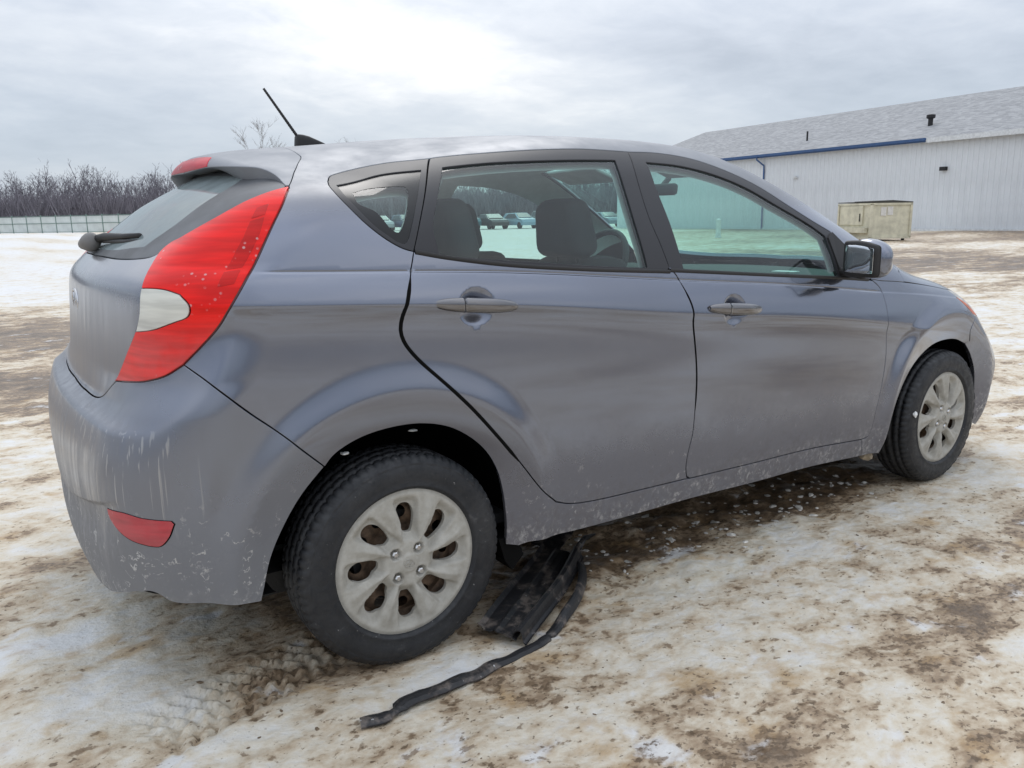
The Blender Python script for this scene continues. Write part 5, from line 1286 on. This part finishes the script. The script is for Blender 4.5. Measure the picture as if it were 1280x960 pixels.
mr=rbox('rearview_mirror',(.03,.19,.05),.014,(1.66,0,1.275),(0,.15,.15),'interior_dark',car)
b=MB();b.tube([(1.67,0,1.28),(1.72,0,1.325)],.012,6);b.build('mirror_arm','interior_dark',mr)
for sg in(-1,1): rbox('sun_visor',(.15,.36,.02),.009,(1.50,sg*.33,1.345),(0,.34,0),'interior_light',car)
b=MB();b.box((.95,0,.30),(2.3,1.45,.03));b.build('cabin_floor','interior_dark',car)
rbox('parcel_shelf',(.42,1.15,.025),.012,(-.02,0,.98),(0,0,0),'interior_dark',car)

# ------------------------------------------------------------------ torn-off plastic trim lying by the rear wheel
def torn_mat():
    m=bpy.data.materials.new('torn_plastic');m.use_nodes=True;nt=m.node_tree;b=nt.nodes['Principled BSDF']
    co=nd(nt,'ShaderNodeTexCoord').outputs['Object'];n=noise(nt,co,16.,5,.65);n2=noise(nt,co,70.,4,.6)
    c=mixc(nt,mth(nt,'MULTIPLY',mapr(nt,n,.50,.68),.75),(.016,.016,.018),(.17,.14,.12))
    c=mixc(nt,mth(nt,'MULTIPLY',mapr(nt,n2,.66,.74),mapr(nt,n,.5,.6)),c,(.5,.5,.5))
    nt.links.new(c,b.inputs['Base Color']);b.inputs['Roughness'].default_value=.5
    bp=nd(nt,'ShaderNodeBump',{'Height':n2,'Strength':.3,'Distance':.004});nt.links.new(bp.outputs[0],b.inputs['Normal']);MAT['torn_plastic']=m
torn_mat()
def slab(name,rows,th,parent=None,m='torn_plastic'):
    """rows of points across the piece, thickened downwards"""
    n=len(rows);k=len(rows[0]);V=[p for r in rows for p in r];V+=[(p[0],p[1],p[2]-th) for r in rows for p in r];o=n*k;Fc=[]
    for i in range(n-1):
        for j in range(k-1):
            a=i*k+j;q=(a,a+1,a+k+1,a+k);Fc+=[q[::-1],tuple(x+o for x in q)]
    def side(a,b): Fc.append((a,b,b+o,a+o))
    for i in range(n-1): side(i*k,i*k+k);side(i*k+k+k-1,i*k+k-1)
    for j in range(k-1): side(j+1,j);side((n-1)*k+j,(n-1)*k+j+1)
    return mk(name,V,Fc,parent,m)
def tray():
    t=thing('undertray_panel','black plastic splash shield broken off and lying beside the rear wheel','car part',(0,0,0))
    A0=np.array([.212,-.822]);A1=np.array([.70,-.455]);B0=np.array([.262,-.932]);B1=np.array([.742,-.575])
    rows=[]
    for i in range(31):
        s=i/30;a=A0*(1-s)+A1*s;b=B0*(1-s)+B1*s;r=[]
        for j in range(11):
            q=j/10;p=a*(1-q)+b*q
            z=.034+.012*(1-sst(.0,.10,q))+.006*(abs(q-.5)<.06)+.004*math.sin(s*6+q*2)-.010*sst(.85,1.,q)
            if i==0: p=p+np.array([.006*math.sin(j*2.1),.005*math.cos(j*3)])
            r.append((p[0],p[1],z))
        rows.append(r)
    slab('floor_sheet',rows,.004,t)
    C0=np.array([.268,-.935]);C1=np.array([.76,-.572]);rows=[];nrm=np.array([.594,-.804])
    for i in range(31):
        s=i/30;c=C0*(1-s)+C1*s;bend=.012*math.sin(s*3.14);r=[]
        for o,z in((-.016,.036),(-.010,.052),(.0,.060),(.010,.058),(.014,.044),(.017,.026),(.024,.020),(.028,.022)): r.append((c[0]+nrm[0]*(o+bend),c[1]+nrm[1]*(o+bend),z+.004*math.sin(s*7)))
        rows.append(r)
    slab('side_flange',rows,.004,t)
    rows=[]
    for i in range(9):
        s=i/8;c=np.array([.70,-.47])*(1-s)+np.array([.86,-.40])*s;r=[]
        for j in range(6):
            q=j/5-.5;p=c+np.array([.35,-.80])*q*.13*(1-.3*s);r.append((p[0],p[1],.036+.05*s*(1-abs(q))+.010*math.sin(i*2.2+j*1.3)*s))
        rows.append(r)
    slab('torn_corner',rows,.004,t)
    b=MB();b.tube([(.765,-.575,.05),(.83,-.53,.055),(.905,-.495,.04)],[.014,.010,.004],6);b.build('clip_strap','torn_plastic',t,True)
tray()
def strip():
    pts=[(-.232,-1.018),(-.17,-1.035),(-.10,-1.008),(.015,-.998),(.112,-.990),(.223,-.973),(.364,-.940),(.452,-.895),(.560,-.825),(.655,-.735),(.722,-.652),(.765,-.578)]
    P=crom(pts,.012);n=len(P);rows=[]
    for i in range(n):
        d=P[min(i+1,n-1)]-P[max(i-1,0)];d/=np.linalg.norm(d);nr=np.array([-d[1],d[0]]);s=i/(n-1)
        w=.019+.004*math.sin(s*7)
        x=P[i][0]
        if .365<x<.385: w*=.45        # notch
        if -.165<x<-.135: w*=.55
        st=sst(.40,.50,x)*1.0         # beyond the notch the strip stands on edge
        r=[]
        for q,h in((-1,.004),(-.5,.010),(0,.012),(.5,.010),(1,.004)):
            off=nr*q*w*(1-.25*st);z=h+.006*math.sin(s*11)+st*(.010+.012*q)
            p=P[i]+off;r.append((p[0],p[1],max(0,gz(p[0],p[1]))+z+.004))
        rows.append(r)
    o=slab('trim_strip',rows,.0045);tag(o,'long curved black plastic trim strip lying on the snow with notched end','car part')
strip()
# frozen slush on the lips of the wheel arches and behind the front wheel
mat('slush',(.66,.66,.65),.6,bump=(60,.5,.006),var=(30,.2));mat('slush_tan',(.40,.33,.24),.7,bump=(60,.6,.01),var=(30,.35))
def clod(name,p,s,m,seed,parent=None):
    rs=np.random.RandomState(seed);bm=bmesh.new();bmesh.ops.create_icosphere(bm,subdivisions=2,radius=1)
    V=[tuple(np.array(v.co[:])*(1+rs.uniform(-.22,.22))*np.array(s)+np.array(p)) for v in bm.verts];Fc=[[v.index for v in f.verts] for f in bm.faces];bm.free()
    return mk(name,V,Fc,parent,m)
for i,(x,z,a) in enumerate(((-.150,.617,.009),(.045,.646,.007))):
    clod('snow_clump',(x*.97,-.80,.30+(z-.30)*.965),(a*(1.2+.5*(i%2)),.010,a*.38),'slush',i,car)
for i in range(7): clod('frozen_slush',(2.125+.012*math.sin(i*2.3),-.775+.012*math.cos(i*1.7),.185+.026*i),(.022,.028,.022),'slush_tan',20+i,car)
clod('snow_clump',(2.33,-.842,.34),(.012,.008,.014),'slush',40,car)
